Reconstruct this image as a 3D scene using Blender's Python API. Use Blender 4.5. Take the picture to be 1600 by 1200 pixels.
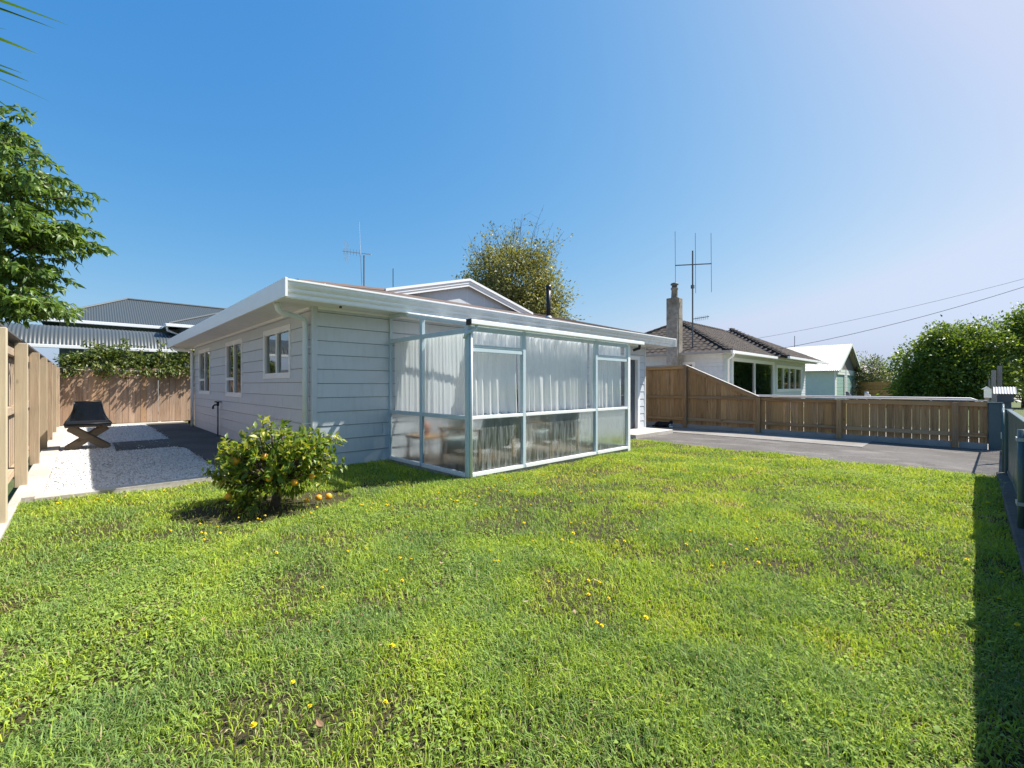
import bpy, math, random
import numpy as np
from mathutils import Vector
for o in list(bpy.data.objects): bpy.data.objects.remove(o)
SC = bpy.context.scene
COL = SC.collection
R = math.radians
# ---------------------------------------------------------------- camera, sky, sun, exposure
# world frame: X runs along the front wall of the house, Y runs back along its side wall, origin at the house corner
cam_d = bpy.data.cameras.new('camera'); cam = bpy.data.objects.new('camera', cam_d); COL.objects.link(cam)
CAMX, CAMY, CAMZ, YAW = -2.48, -6.83, 1.28, 43.99
cam.location = (CAMX, CAMY, CAMZ); cam.rotation_euler = (R(90), 0, R(-YAW))
cam_d.sensor_fit = 'HORIZONTAL'; cam_d.sensor_width = 36; cam_d.lens = 36 * 695 / 1600
cam_d.shift_y = 2 / 1600; cam_d.clip_start = 0.05; cam_d.clip_end = 2000
SC.camera = cam
SUN = Vector((0.68, -0.35, 1.0)).normalized()
SKY_P, SKY_K = (1.54, .79, .335), (.185, .545, 1.36)
W = bpy.data.worlds.new('World'); SC.world = W; W.use_nodes = True
wn = W.node_tree.nodes; wn.clear()
sky = wn.new('ShaderNodeTexSky'); sky.sky_type = 'NISHITA'; sky.sun_disc = False
sky.sun_elevation = math.asin(SUN.z); sky.sun_rotation = math.atan2(SUN.x, SUN.y)
sky.altitude = 0; sky.air_density = 1.0; sky.dust_density = 1.5; sky.ozone_density = 2.0
bg = wn.new('ShaderNodeBackground'); bg.inputs[1].default_value = 0.15
wo = wn.new('ShaderNodeOutputWorld')
wl_ = W.node_tree.links; sep = wn.new('ShaderNodeSeparateColor'); cmb = wn.new('ShaderNodeCombineColor'); wl_.new(sky.outputs[0], sep.inputs[0])
def wmath(op, a, b):
    n = wn.new('ShaderNodeMath'); n.operation = op; wl_.new(a, n.inputs[0])
    if isinstance(b, float): n.inputs[1].default_value = b
    else: wl_.new(b, n.inputs[1])
    return n.outputs[0]
ch = [wmath('MULTIPLY', wmath('POWER', sep.outputs[k], SKY_P[k]), SKY_K[k]) for k in range(3)]   # one film curve per channel, the same in every direction
ch[1] = wmath('MINIMUM', ch[1], wmath('MULTIPLY', ch[2], .79)); ch[0] = wmath('MINIMUM', ch[0], wmath('MULTIPLY', ch[1], .87))
for k in range(3): wl_.new(ch[k], cmb.inputs[k])
wl_.new(cmb.outputs[0], bg.inputs[0]); W.node_tree.links.new(bg.outputs[0], wo.inputs[0])
sun_d = bpy.data.lights.new('sun', 'SUN'); sun = bpy.data.objects.new('sun', sun_d); COL.objects.link(sun)
sun_d.energy = 4.0; sun_d.angle = R(0.53); sun_d.color = (1.0, 0.955, 0.88)
sun.rotation_euler = SUN.to_track_quat('Z', 'Y').to_euler(); sun.location = (20, -20, 40)
SC.view_settings.view_transform = 'Standard'; SC.view_settings.look = 'None'
SC.view_settings.exposure = 1.25; SC.view_settings.gamma = 1.0; SC.view_settings.use_curve_mapping = False
SC.render.engine = 'CYCLES'
SC.cycles.max_bounces = 10; SC.cycles.transparent_max_bounces = 24
SC.cycles.caustics_reflective = False; SC.cycles.caustics_refractive = False

# ---------------------------------------------------------------- helpers
rng = random.Random(7); nr = np.random.default_rng(11)
def V(*a): return np.array(a, float)
def unit(a):
    a = np.asarray(a, float); return a / (np.linalg.norm(a) + 1e-12)

class MB:
    """collects shapes; build() links them as one mesh object"""
    def __init__(s): s.v = []; s.f = []; s.m = []; s.mi = 0
    def add(s, vs, fs):
        n = len(s.v); s.v += [tuple(map(float, p)) for p in vs]; s.f += [tuple(i + n for i in f) for f in fs]; s.m += [s.mi] * len(fs); return s
    def box(s, x0, x1, y0, y1, z0, z1):
        return s.add([(x0,y0,z0),(x1,y0,z0),(x1,y1,z0),(x0,y1,z0),(x0,y0,z1),(x1,y0,z1),(x1,y1,z1),(x0,y1,z1)],
                     [(0,3,2,1),(4,5,6,7),(0,1,5,4),(1,2,6,5),(2,3,7,6),(3,0,4,7)])
    def beam(s, a, b, w, h, up=(0,0,1)):
        a = np.asarray(a, float); b = np.asarray(b, float); d = unit(b - a)
        sd = np.cross(d, up)
        if np.linalg.norm(sd) < 1e-6: sd = np.cross(d, (1,0,0))
        sd = unit(sd) * w / 2; u = unit(np.cross(sd, d)) * h / 2
        vs = [a-sd-u, a+sd-u, a+sd+u, a-sd+u, b-sd-u, b+sd-u, b+sd+u, b-sd+u]
        return s.add(vs, [(0,1,2,3),(7,6,5,4),(0,4,5,1),(1,5,6,2),(2,6,7,3),(3,7,4,0)])
    def tube(s, pts, rad, seg=8, cap=True):
        pts = [np.asarray(p, float) for p in pts]; n = len(pts)
        if not hasattr(rad, '__len__'): rad = [rad] * n
        vs = []; prev = None
        for i, p in enumerate(pts):
            d = unit(pts[min(i+1, n-1)] - pts[max(i-1, 0)])
            if prev is None:
                x = np.cross(d, (0,0,1))
                if np.linalg.norm(x) < .1: x = np.cross(d, (1,0,0))
            else: x = prev - d * (prev @ d)
            x = unit(x); y = np.cross(d, x); prev = x
            for k in range(seg):
                a = 2 * math.pi * k / seg; vs.append(p + rad[i] * (math.cos(a) * x + math.sin(a) * y))
        fs = []
        for i in range(n - 1):
            for k in range(seg):
                k2 = (k + 1) % seg; fs.append((i*seg+k, i*seg+k2, (i+1)*seg+k2, (i+1)*seg+k))
        if cap: fs.append(tuple(range(seg))[::-1]); fs.append(tuple((n-1)*seg + k for k in range(seg)))
        return s.add(vs, fs)
    def lathe(s, prof, c, seg=14):
        vs = []; fs = []
        for r, z in prof:
            for k in range(seg):
                a = 2*math.pi*k/seg; vs.append((c[0]+r*math.cos(a), c[1]+r*math.sin(a), c[2]+z))
        for i in range(len(prof)-1):
            for k in range(seg):
                k2 = (k+1) % seg; fs.append((i*seg+k, i*seg+k2, (i+1)*seg+k2, (i+1)*seg+k))
        fs.append(tuple(range(seg))[::-1]); fs.append(tuple((len(prof)-1)*seg+k for k in range(seg)))
        return s.add(vs, fs)
    def extrude(s, prof, a, b, xd, yd):
        """closed 2-D profile swept from a to b; xd, yd are the profile's 3-D axes"""
        a, b, xd, yd = (np.asarray(q, float) for q in (a, b, xd, yd)); n = len(prof)
        vs = [a + xd*x + yd*y for x, y in prof] + [b + xd*x + yd*y for x, y in prof]
        fs = [(i, (i+1) % n, n + (i+1) % n, n + i) for i in range(n)] + [tuple(range(n))[::-1], tuple(range(n, 2*n))]
        return s.add(vs, fs)
    def build(s, name, mat, parent=None, smooth=False, bevel=0):
        me = bpy.data.meshes.new(name); me.from_pydata(s.v, [], s.f)
        for m in (mat if isinstance(mat, (list, tuple)) else [mat]): me.materials.append(m)
        if any(s.m): me.polygons.foreach_set('material_index', s.m)
        if smooth: me.polygons.foreach_set('use_smooth', [True] * len(s.f))
        me.update()
        return link(name, me, parent, bevel)

def link(name, me, parent=None, bevel=0):
    o = bpy.data.objects.new(name, me); COL.objects.link(o)
    if parent is not None: o.parent = parent
    if bevel:
        b = o.modifiers.new('bevel', 'BEVEL'); b.width = bevel; b.segments = 2; b.limit_method = 'ANGLE'
    return o
def tag(o, label=None, cat=None, group=None, kind=None):
    if label: o['label'] = label
    if cat: o['category'] = cat
    if group: o['group'] = group
    if kind: o['kind'] = kind
    return o
def thing(name, label, cat, loc=(0,0,0), group=None):
    o = bpy.data.objects.new(name, None); COL.objects.link(o); o.location = loc; o.empty_display_size = .2
    return tag(o, label, cat, group)
class Local:
    """parts given in world coordinates, parented to a thing whose empty sits at its base"""
def part(mb, name, mat, parent, smooth=False, bevel=0, label=None):
    off = np.array(parent.location if parent.parent is None else (0,0,0), float)
    root = parent
    tot = np.array(root.location, float)
    while root.parent is not None:
        root = root.parent; tot += np.array(root.location, float)
    mb.v = [(x-tot[0], y-tot[1], z-tot[2]) for x, y, z in mb.v]
    o = mb.build(name, mat, parent, smooth, bevel)
    if label: o['label'] = label
    return o
def np_mesh(name, verts, loops, nper, mats, attr=None, midx=None, smooth=False):
    """fast mesh from arrays: nper = loop count of each polygon"""
    me = bpy.data.meshes.new(name); nper = np.asarray(nper, np.int32)
    me.vertices.add(len(verts)); me.vertices.foreach_set('co', np.asarray(verts, np.float32).ravel())
    me.loops.add(len(loops)); me.loops.foreach_set('vertex_index', np.asarray(loops, np.int32))
    st = np.zeros(len(nper), np.int32); st[1:] = np.cumsum(nper)[:-1]
    me.polygons.add(len(nper)); me.polygons.foreach_set('loop_start', st)
    if midx is not None: me.polygons.foreach_set('material_index', np.asarray(midx, np.int32))
    if smooth: me.polygons.foreach_set('use_smooth', np.ones(len(nper), bool))
    for m in mats: me.materials.append(m)
    if attr is not None:
        for k, a in attr.items():
            at = me.attributes.new(k, 'FLOAT', 'POINT'); at.data.foreach_set('value', np.asarray(a, np.float32))
    me.update(calc_edges=True); return me

# ---------------------------------------------------------------- materials
MATS = {}
class NT:
    def __init__(s, name):
        s.m = bpy.data.materials.new(name); s.m.use_nodes = True; s.t = s.m.node_tree; s.n = s.t.nodes; s.n.clear()
        s.out = s.n.new('ShaderNodeOutputMaterial')
    def new(s, t, **kw):
        n = s.n.new('ShaderNode' + t)
        for k, v in kw.items():
            if k.startswith('i_'):
                key = k[2:]; key = int(key) if key.isdigit() else key.replace('_', ' ')
                s.set(n.inputs[key], v)
            else: setattr(n, k, v)
        return n
    def set(s, inp, v):
        if hasattr(v, 'is_output') or isinstance(v, bpy.types.NodeSocket): s.t.links.new(v, inp)
        elif isinstance(v, (tuple, list)) and len(v) == 3 and inp.type == 'RGBA': inp.default_value = (*v, 1)
        else: inp.default_value = v
    def noise(s, scale, detail=4, vec=None, rough=.55, dist=0):
        n = s.new('TexNoise'); n.inputs['Scale'].default_value = scale; n.inputs['Detail'].default_value = detail
        n.inputs['Roughness'].default_value = rough; n.inputs['Distortion'].default_value = dist
        if vec is not None: s.t.links.new(vec, n.inputs['Vector'])
        return n.outputs['Fac']
    def coord(s, kind='Object', scale=(1,1,1), add=None):
        c = s.new('TexCoord').outputs[kind]
        mp = s.new('Mapping'); s.t.links.new(c, mp.inputs[0]); mp.inputs['Scale'].default_value = scale
        if add is not None: s.t.links.new(add, mp.inputs['Location'])
        return mp.outputs[0]
    def ramp(s, fac, stops):
        r = s.new('ValToRGB'); s.t.links.new(fac, r.inputs[0]); el = r.color_ramp.elements
        while len(el) < len(stops): el.new(.5)
        for e, (p, c) in zip(el, stops): e.position = p; e.color = (*c, 1) if len(c) == 3 else c
        return r.outputs[0]
    def mix(s, fac, a, b, mode='MIX'):
        n = s.new('MixRGB', blend_type=mode); s.set(n.inputs[0], fac); s.set(n.inputs[1], a); s.set(n.inputs[2], b); return n.outputs[0]
    def math(s, op, a, b=0.0, clamp=False):
        n = s.new('Math', operation=op, use_clamp=clamp); s.set(n.inputs[0], a); s.set(n.inputs[1], b); return n.outputs[0]
    def bump(s, h, strength=.3, dist=.01):
        n = s.new('Bump'); n.inputs['Strength'].default_value = strength; n.inputs['Distance'].default_value = dist
        s.t.links.new(h, n.inputs['Height']); return n.outputs[0]
    def bsdf(s, col, rough=.6, spec=.4, metal=0, normal=None):
        b = s.new('BsdfPrincipled'); s.set(b.inputs['Base Color'], col); s.set(b.inputs['Roughness'], rough)
        b.inputs['Specular IOR Level'].default_value = spec; b.inputs['Metallic'].default_value = metal
        if normal is not None: s.t.links.new(normal, b.inputs['Normal'])
        return b.outputs[0]
    def done(s, sh):
        s.t.links.new(sh, s.out.inputs[0]); return s.m
def rnd_add(t):
    """a different offset into the texture for every object"""
    oi = t.new('ObjectInfo').outputs['Random']
    c = t.new('CombineXYZ'); 
    for k, f in enumerate((37.0, 91.0, 53.0)): t.t.links.new(t.math('MULTIPLY', oi, f), c.inputs[k])
    return c.outputs[0], oi

def paint(name, col, rough=.45, dirt=.12, dirtcol=None, spec=.4, sc=6):
    t = NT(name); co = t.coord('Object'); n = t.noise(sc, 6, co); n2 = t.noise(sc*14, 3, co)
    dc = dirtcol or tuple(c*.72 for c in col)
    f = t.math('MULTIPLY', t.ramp(n, [(.42,(0,0,0)),(.75,(1,1,1))]), dirt*2)
    c = t.mix(f, col, dc)
    return t.done(t.bsdf(c, t.ramp(n, [(.3,(rough*.85,)*3),(.7,(min(1,rough*1.2),)*3)]), spec, 0, t.bump(n2, .08, .002)))
def cladding(name, col):
    t = NT(name); add, oi = rnd_add(t); co = t.coord('Object', (1,1,1), add); n = t.noise(3, 6, co)
    sx = t.coord('Object', (2.2, 2.2, 60)); fine = t.noise(9, 4, sx)
    c = t.mix(t.math('MULTIPLY', oi, .3), col, tuple(q*.8 for q in col))
    c = t.mix(t.math('MULTIPLY', t.ramp(n, [(.45,(0,0,0)),(.8,(1,1,1))]), .22), c, (col[0]*.8, col[1]*.76, col[2]*.68))
    st = t.noise(5, 5, t.coord('Object', (3,3,.35), add), .6); c = t.mix(t.math('MULTIPLY', t.ramp(st, [(.5,(0,)*3),(.75,(1,)*3)]), .22), c, (col[0]*.62, col[1]*.60, col[2]*.56))
    return t.done(t.bsdf(c, .5, .35, 0, t.bump(t.math('ADD', fine, t.math('MULTIPLY', n, 2.0)), .16, .004)))
def wood(name, cols, axis='z', grey=.25, rough=.8):
    t = NT(name); add, oi = rnd_add(t)
    s = {'z': (9, 9, .55), 'x': (.55, 9, 9), 'y': (9, .55, 9)}[axis]
    co = t.coord('Object', s, add); g = t.noise(2.3, 7, co, .62, 1.2)
    fine = t.noise(14, 4, t.coord('Object', tuple(q*1.6 for q in s), add), .6)
    blot = t.noise(1.7, 4, t.coord('Object', (1,1,1), add))
    c = t.ramp(g, [(.28, cols[0]), (.5, cols[1]), (.72, cols[2])])
    c = t.mix(t.math('MULTIPLY', fine, .4), c, cols[0], 'MULTIPLY')
    gr = t.math('MULTIPLY', t.ramp(t.math('ADD', t.math('MULTIPLY', blot, .7), t.math('MULTIPLY', oi, .42)), [(.42,(0,0,0)),(.72,(1,1,1))]), grey*2.2, True)
    c = t.mix(gr, c, (.29,.265,.24))
    c = t.mix(t.math('MULTIPLY', t.math('SUBTRACT', oi, .4), .9, True), c, cols[3]); oj = t.math('FRACT', t.math('MULTIPLY', oi, 17.3)); c = t.mix(1, c, t.ramp(oj, [(0,(.70,.67,.64)),(1,(1.0,1.0,1.0))]), 'MULTIPLY')
    vn = t.new('TexVoronoi'); t.t.links.new(t.coord('Object', {'z':(3.5,3.5,1.6),'x':(1.6,3.5,3.5),'y':(3.5,1.6,3.5)}[axis], add), vn.inputs['Vector']); vn.inputs['Scale'].default_value = 1.3
    c = t.mix(t.ramp(vn.outputs['Distance'], [(.03,(.85,)*3),(.11,(0,)*3)]), c, (.10,.055,.03))
    return t.done(t.bsdf(c, rough, .2, 0, t.bump(t.math('ADD', g, t.math('MULTIPLY', fine, .6)), .35, .004)))
def leafmat(name, c0, c1, c2, trans=.35, rough=.42):
    t = NT(name); a = t.new('Attribute', attribute_name='rnd').outputs['Fac']
    c = t.ramp(a, [(0, c0), (.55, c1), (1, c2)])
    b = t.bsdf(c, rough, .45)
    tr = t.new('BsdfTranslucent'); t.t.links.new(t.mix(1, c, (1.5, 1.45, .6), 'MULTIPLY'), tr.inputs[0])
    m = t.new('MixShader'); m.inputs[0].default_value = trans; t.t.links.new(b, m.inputs[1]); t.t.links.new(tr.outputs[0], m.inputs[2])
    return t.done(m.outputs[0])
def glassmat(name, tint=(.93,.96,.96), rough=0.0, wav=.02, base=.045):
    t = NT(name); nz = t.noise(2.2, 2, t.coord('Object'))
    bp = t.bump(nz, wav, .02)
    lw = t.new('LayerWeight'); lw.inputs[0].default_value = .5
    f = t.math('ADD', t.math('MULTIPLY', t.math('POWER', lw.outputs['Facing'], 5.0), .95), base)
    gl = t.new('BsdfGlossy'); gl.inputs['Roughness'].default_value = rough; t.t.links.new(bp, gl.inputs['Normal'])
    tp = t.new('BsdfTransparent'); tp.inputs[0].default_value = (*tint, 1)
    m = t.new('MixShader'); t.t.links.new(f, m.inputs[0]); t.t.links.new(tp.outputs[0], m.inputs[1]); t.t.links.new(gl.outputs[0], m.inputs[2])
    return t.done(m.outputs[0])
def reeded(name):
    """obscure rolled glass: upright streaks that blur what is behind"""
    t = NT(name); s = t.noise(30, 5, t.coord('Object', (1.1,1.1,.10)), .65, .6); s2 = t.noise(70, 3, t.coord('Object', (1,1,.35)))
    bp = t.bump(t.math('ADD', s, t.math('MULTIPLY', s2, .5)), .55, .012)
    lw = t.new('LayerWeight'); lw.inputs[0].default_value = .5
    f = t.math('ADD', t.math('MULTIPLY', t.math('POWER', lw.outputs['Facing'], 4.0), .8), .07)
    gl = t.new('BsdfGlossy'); gl.inputs['Roughness'].default_value = .16; t.t.links.new(bp, gl.inputs['Normal'])
    tp = t.new('BsdfTransparent'); tp.inputs[0].default_value = (.80,.83,.82,1)
    rf = t.new('BsdfRefraction'); rf.inputs['IOR'].default_value = 1.22; rf.inputs['Roughness'].default_value = .28; rf.inputs['Color'].default_value = (.86,.9,.88,1); t.t.links.new(bp, rf.inputs['Normal'])
    di = t.new('BsdfDiffuse'); di.inputs[0].default_value = (.62,.68,.68,1)
    m0 = t.new('MixShader'); m0.inputs[0].default_value = .88; t.t.links.new(tp.outputs[0], m0.inputs[1]); t.t.links.new(rf.outputs[0], m0.inputs[2])
    m1 = t.new('MixShader'); t.t.links.new(t.ramp(s, [(.42,(.04,)*3),(.64,(.30,)*3)]), m1.inputs[0]); t.t.links.new(m0.outputs[0], m1.inputs[1]); t.t.links.new(di.outputs[0], m1.inputs[2])
    m = t.new('MixShader'); t.t.links.new(f, m.inputs[0]); t.t.links.new(m1.outputs[0], m.inputs[1]); t.t.links.new(gl.outputs[0], m.inputs[2])
    return t.done(m.outputs[0])
def rough_ground(name, stops, sc, bump=.4, bd=.01, rough=.9, big=None, sp=.25):
    t = NT(name); co = t.coord('Object'); n = t.noise(sc, 8, co, .65); b = t.noise(.8, 5, co, .6)
    c = t.ramp(n, stops)
    if big: c = t.mix(t.ramp(b, [(.4,(0,0,0)),(.65,(1,1,1))]), c, big, 'MULTIPLY')
    return t.done(t.bsdf(c, rough, sp, 0, t.bump(n, bump, bd)))

M = {}
M['clad'] = cladding('painted_cladding', (.605,.635,.675))
M['wallcore'] = paint('wall_core', (.20,.22,.24))
M['white'] = paint('white_paint', (.85,.85,.85), .35, .05, (.7,.68,.64))
M['whitemetal'] = paint('white_powdercoat', (.84,.845,.85), .28, .04, (.7,.7,.68))
t = NT('window_joinery'); M['pvc'] = t.done(t.bsdf(t.ramp(t.noise(3,4,t.coord('Object')), [(.3,(.79,.79,.79)),(.7,(.86,.86,.86))]), .4, .3))
t = NT('downpipe_paint'); M['pipe'] = t.done(t.bsdf(t.ramp(t.noise(4,4,t.coord('Object',(1,1,.3))), [(.3,(.66,.70,.74)),(.7,(.76,.79,.83))]), .4, .3))
M['frame'] = paint('aluminium_frame', (.50,.60,.65), .3, .12, (.38,.43,.44))
M['soffit'] = paint('soffit_paint', (.76,.75,.73), .5, .1)
M['cream'] = paint('cream_wall', (.60,.63,.65), .55, .2)
M['mint'] = paint('mint_weatherboard', (.64,.69,.61), .55, .15)
M['mintdoor'] = paint('mint_door', (.30,.46,.40), .5, .15)
M['roofbrown'] = rough_ground('brown_chip_roof', [(.3,(.085,.06,.05)),(.6,(.145,.105,.088)),(.8,(.20,.15,.13))], 90, .5, .006, .85)
M['greyroof'] = paint('grey_corrugated_steel', (.062,.074,.080), .45, .15, (.05,.056,.058), .35)
M['whiteroof'] = paint('white_corrugated_steel', (.44,.43,.425), .5, .25, (.55,.52,.5))
M['slate'] = paint('slate_blue_wall', (.20,.26,.31), .55, .15)
M['darkdoor'] = paint('dark_grey_door', (.075,.085,.105), .45, .1)
M['black'] = paint('black_steel', (.016,.017,.02), .4, .2)
M['greenfence'] = paint('dark_green_steel', (.062,.105,.118), .42, .2, (.05,.08,.085))
M['galv'] = paint('galvanised_steel', (.46,.48,.49), .4, .3, (.3,.3,.3), .6)
M['antenna'] = paint('antenna_metal', (.10,.11,.12), .5, .2)
M['antlight'] = paint('antenna_bright', (.62,.66,.7), .35, .1)
M['concrete'] = rough_ground('pale_concrete', [(.3,(.40,.37,.33)),(.6,(.55,.52,.47)),(.85,(.64,.61,.56))], 22, .3, .004, .9, (.82,.8,.77))
M['strip'] = rough_ground('worn_concrete', [(.3,(.20,.185,.17)),(.6,(.29,.27,.25)),(.85,(.36,.34,.32))], 24, .3, .004, .9, (.75,.73,.7))
M['path'] = rough_ground('weathered_path', [(.3,(.085,.08,.073)),(.6,(.14,.13,.118)),(.85,(.21,.195,.175))], 26, .35, .004, .92, (.7,.69,.66))
t = NT('old_asphalt'); co = t.coord('Object'); n = t.noise(70, 8, co, .7); b = t.noise(.55, 6, co, .65); b2 = t.noise(2.4, 5, t.coord('Object', (1,.35,1)), .6); ck = t.noise(.9, 7, t.coord('Object', (1,.6,1)), .6, 1.5)
c = t.ramp(n, [(.25,(.085,.078,.072)),(.55,(.145,.133,.124)),(.85,(.25,.232,.215))]); c = t.mix(t.ramp(b, [(.38,(0,)*3),(.62,(1,)*3)]), c, (.72,.70,.68), 'MULTIPLY'); c = t.mix(t.ramp(b2, [(.55,(0,)*3),(.75,(.6,)*3)]), c, (.30,.27,.24))
c = t.mix(t.ramp(ck, [(.494,(0,)*3),(.5,(.8,)*3),(.506,(0,)*3)]), c, (.03,.028,.026)); M['asphalt'] = t.done(t.bsdf(c, .93, .25, 0, t.bump(n, .5, .005)))
M['chimney'] = rough_ground('stained_render', [(.3,(.22,.19,.16)),(.55,(.36,.33,.29)),(.8,(.46,.43,.39))], 7, .4, .01, .9, (.62,.58,.5))
M['tile'] = rough_ground('concrete_roof_tile', [(.3,(.036,.029,.025)),(.55,(.07,.056,.048)),(.82,(.16,.135,.115))], 9, .4, .008, .9)
M['gravelbase'] = rough_ground('gravel_bed', [(.3,(.34,.32,.30)),(.6,(.58,.56,.54)),(.8,(.72,.7,.68))], 70, .8, .02, .9)
M['soil'] = rough_ground('lawn_soil', [(.3,(.03,.024,.014)),(.5,(.075,.062,.03)),(.62,(.11,.11,.04)),(.8,(.15,.15,.055))], 75, 1.0, .03, .95)
M['verge'] = rough_ground('verge_grass', [(.3,(.08,.095,.04)),(.6,(.12,.145,.06)),(.8,(.16,.175,.085))], 14, .8, .05, .95, (.8,.85,.75))
PALE = ((.34,.25,.165),(.54,.41,.285),(.66,.54,.40),(.60,.54,.38))
TAN = ((.33,.215,.145),(.55,.39,.28),(.66,.50,.375),(.74,.44,.22))
DARKW = ((.30,.165,.075),(.56,.335,.16),(.70,.46,.24),(.76,.41,.13))
M['post'] = wood('new_pine_post', PALE, 'z', .08); M['rail'] = wood('pine_rail', PALE, 'y', .3)
M['paling'] = wood('pine_paling', PALE, 'z', .4); M['tanpaling'] = wood('tan_paling', TAN, 'z', .28)
M['dpaling'] = wood('weathered_paling', DARKW, 'z', .07); M['dpost'] = wood('weathered_post', DARKW, 'z', .3); M['drail'] = wood('weathered_rail', DARKW, 'y', .3)
M['pitwood'] = wood('pit_timber', ((.15,.11,.075),(.27,.21,.15),(.36,.29,.21),(.3,.24,.16)), 'x', .25)
M['chairwood'] = wood('oak_chair', ((.36,.21,.09),(.52,.33,.17),(.62,.42,.24),(.58,.36,.18)), 'z', 0, .45)
M['greyplank'] = wood('grey_plank', ((.18,.17,.16),(.28,.27,.26),(.36,.35,.34),(.3,.28,.27)), 'z', .4)
M['cap'] = paint('grey_fence_cap', (.34,.31,.28), .7, .3)
M['dcap'] = paint('dark_fence_cap', (.11,.105,.105), .7, .3)
M['glass'] = glassmat('window_glass', (.72,.76,.76), 0, .03, .20)
M['sunglass'] = glassmat('sunroom_glass', (.97,.985,.985), 0, .03, .07)
M['pitglass'] = glassmat('pit_glass', (.45,.45,.45), .03, .3, .03)
M['reeded'] = reeded('rolled_obscure_glass')
t = NT('cushion'); M['cushion'] = t.done(t.bsdf(t.ramp(t.noise(8,4,t.coord()), [(.3,(.34,.40,.40)),(.7,(.46,.52,.52))]), .9, .1))
t = NT('sheer_curtain'); _d = t.new('BsdfDiffuse'); _d.inputs[0].default_value = (.93,.93,.92,1); _t = t.new('BsdfTranslucent'); _t.inputs[0].default_value = (.88,.89,.89,1); _p = t.new('BsdfTransparent')
_m = t.new('MixShader'); _m.inputs[0].default_value = .42; t.t.links.new(_d.outputs[0], _m.inputs[1]); t.t.links.new(_t.outputs[0], _m.inputs[2])
_m2 = t.new('MixShader'); _m2.inputs[0].default_value = .0; t.t.links.new(_m.outputs[0], _m2.inputs[1]); t.t.links.new(_p.outputs[0], _m2.inputs[2]); M['curtain'] = t.done(_m2.outputs[0])
t = NT('clear_roof'); _p = t.new('BsdfTransparent'); _p.inputs[0].default_value = (.93,.95,.95,1); _d = t.new('BsdfTranslucent'); _d.inputs[0].default_value = (.75,.77,.77,1)
_m = t.new('MixShader'); _m.inputs[0].default_value = .35; t.t.links.new(_p.outputs[0], _m.inputs[1]); t.t.links.new(_d.outputs[0], _m.inputs[2]); M['clearroof'] = t.done(_m.outputs[0])
t = NT('black_mesh'); _p = t.new('BsdfTransparent'); _b = t.bsdf((.012,.012,.013), .25, .5); _m = t.new('MixShader'); _m.inputs[0].default_value = .84
t.t.links.new(_p.outputs[0], _m.inputs[1]); t.t.links.new(_b, _m.inputs[2]); M['mesh'] = t.done(_m.outputs[0])
M['bark'] = rough_ground('bark', [(.3,(.06,.045,.032)),(.6,(.13,.10,.075)),(.8,(.20,.165,.13))], 18, .8, .02, .95)
M['citrus'] = leafmat('citrus_leaf', (.045,.095,.016), (.15,.235,.028), (.44,.43,.055), .36, .42)
M['peach'] = leafmat('peach_leaf', (.06,.115,.028), (.125,.21,.042), (.24,.32,.07), .4)
M['olive'] = leafmat('olive_tree_leaf', (.11,.115,.055), (.20,.205,.085), (.38,.35,.12), .38)
M['hedge'] = leafmat('hedge_leaf', (.055,.10,.022), (.135,.205,.036), (.30,.34,.06), .4)
M['vine'] = leafmat('vine_leaf', (.05,.085,.022), (.11,.15,.034), (.25,.25,.06), .33)
M['straw'] = leafmat('straw', (.22,.15,.08), (.42,.34,.18), (.60,.52,.34), .2, .7)
M['shrub'] = leafmat('pale_shrub_leaf', (.08,.10,.045), (.14,.17,.07), (.22,.23,.10), .3)
M['strap'] = leafmat('strap_leaf', (.035,.09,.012), (.06,.13,.016), (.14,.20,.03), .35)
t = NT('orange_peel'); nz = t.noise(120, 2, t.coord('Object')); M['orange'] = t.done(t.bsdf(t.ramp(t.noise(14,3,t.coord('Object')), [(.3,(.70,.27,.015)),(.7,(.80,.42,.04))]), .42, .4, 0, t.bump(nz, .25, .002)))
t = NT('dandelion_yellow'); M['yellow'] = t.done(t.bsdf((.85,.68,.03), .7, .2))
t = NT('dandelion_stem'); M['stem'] = t.done(t.bsdf((.09,.15,.04), .6, .2))
t = NT('dry_leaf'); add, oi = rnd_add(t); M['dryleaf'] = t.done(t.bsdf(t.mix(oi, (.24,.13,.07), (.50,.36,.24)), .8, .2))
t = NT('pebble'); a = t.new('Attribute', attribute_name='rnd').outputs['Fac']; M['pebble'] = t.done(t.bsdf(t.ramp(a, [(0,(.34,.33,.32)),(.25,(.60,.59,.58)),(1,(.80,.79,.78))]), .75, .25))
t = NT('grass'); a = t.new('Attribute', attribute_name='rnd').outputs['Fac']; w = t.new('Attribute', attribute_name='hue').outputs['Fac']
g1 = t.ramp(w, [(0,(.145,.235,.075)),(.3,(.215,.315,.07)),(.62,(.335,.435,.035)),(.82,(.43,.46,.07)),(1,(.52,.44,.20))])
c = t.mix(t.ramp(a, [(.0,(.0,)*3),(1,(.75,)*3)]), g1, t.mix(1, g1, (1.6,1.5,1.6), 'MULTIPLY')); c = t.mix(t.ramp(a, [(.93,(0,)*3),(.95,(1,)*3)]), c, (.40,.34,.18))
b = t.bsdf(c, .55, .16); tr = t.new('BsdfTranslucent'); t.t.links.new(t.mix(1, c, (1.3,1.3,.6), 'MULTIPLY'), tr.inputs[0])
m = t.new('MixShader'); m.inputs[0].default_value = .35; t.t.links.new(b, m.inputs[1]); t.t.links.new(tr.outputs[0], m.inputs[2]); M['grass'] = t.done(m.outputs[0])
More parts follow.
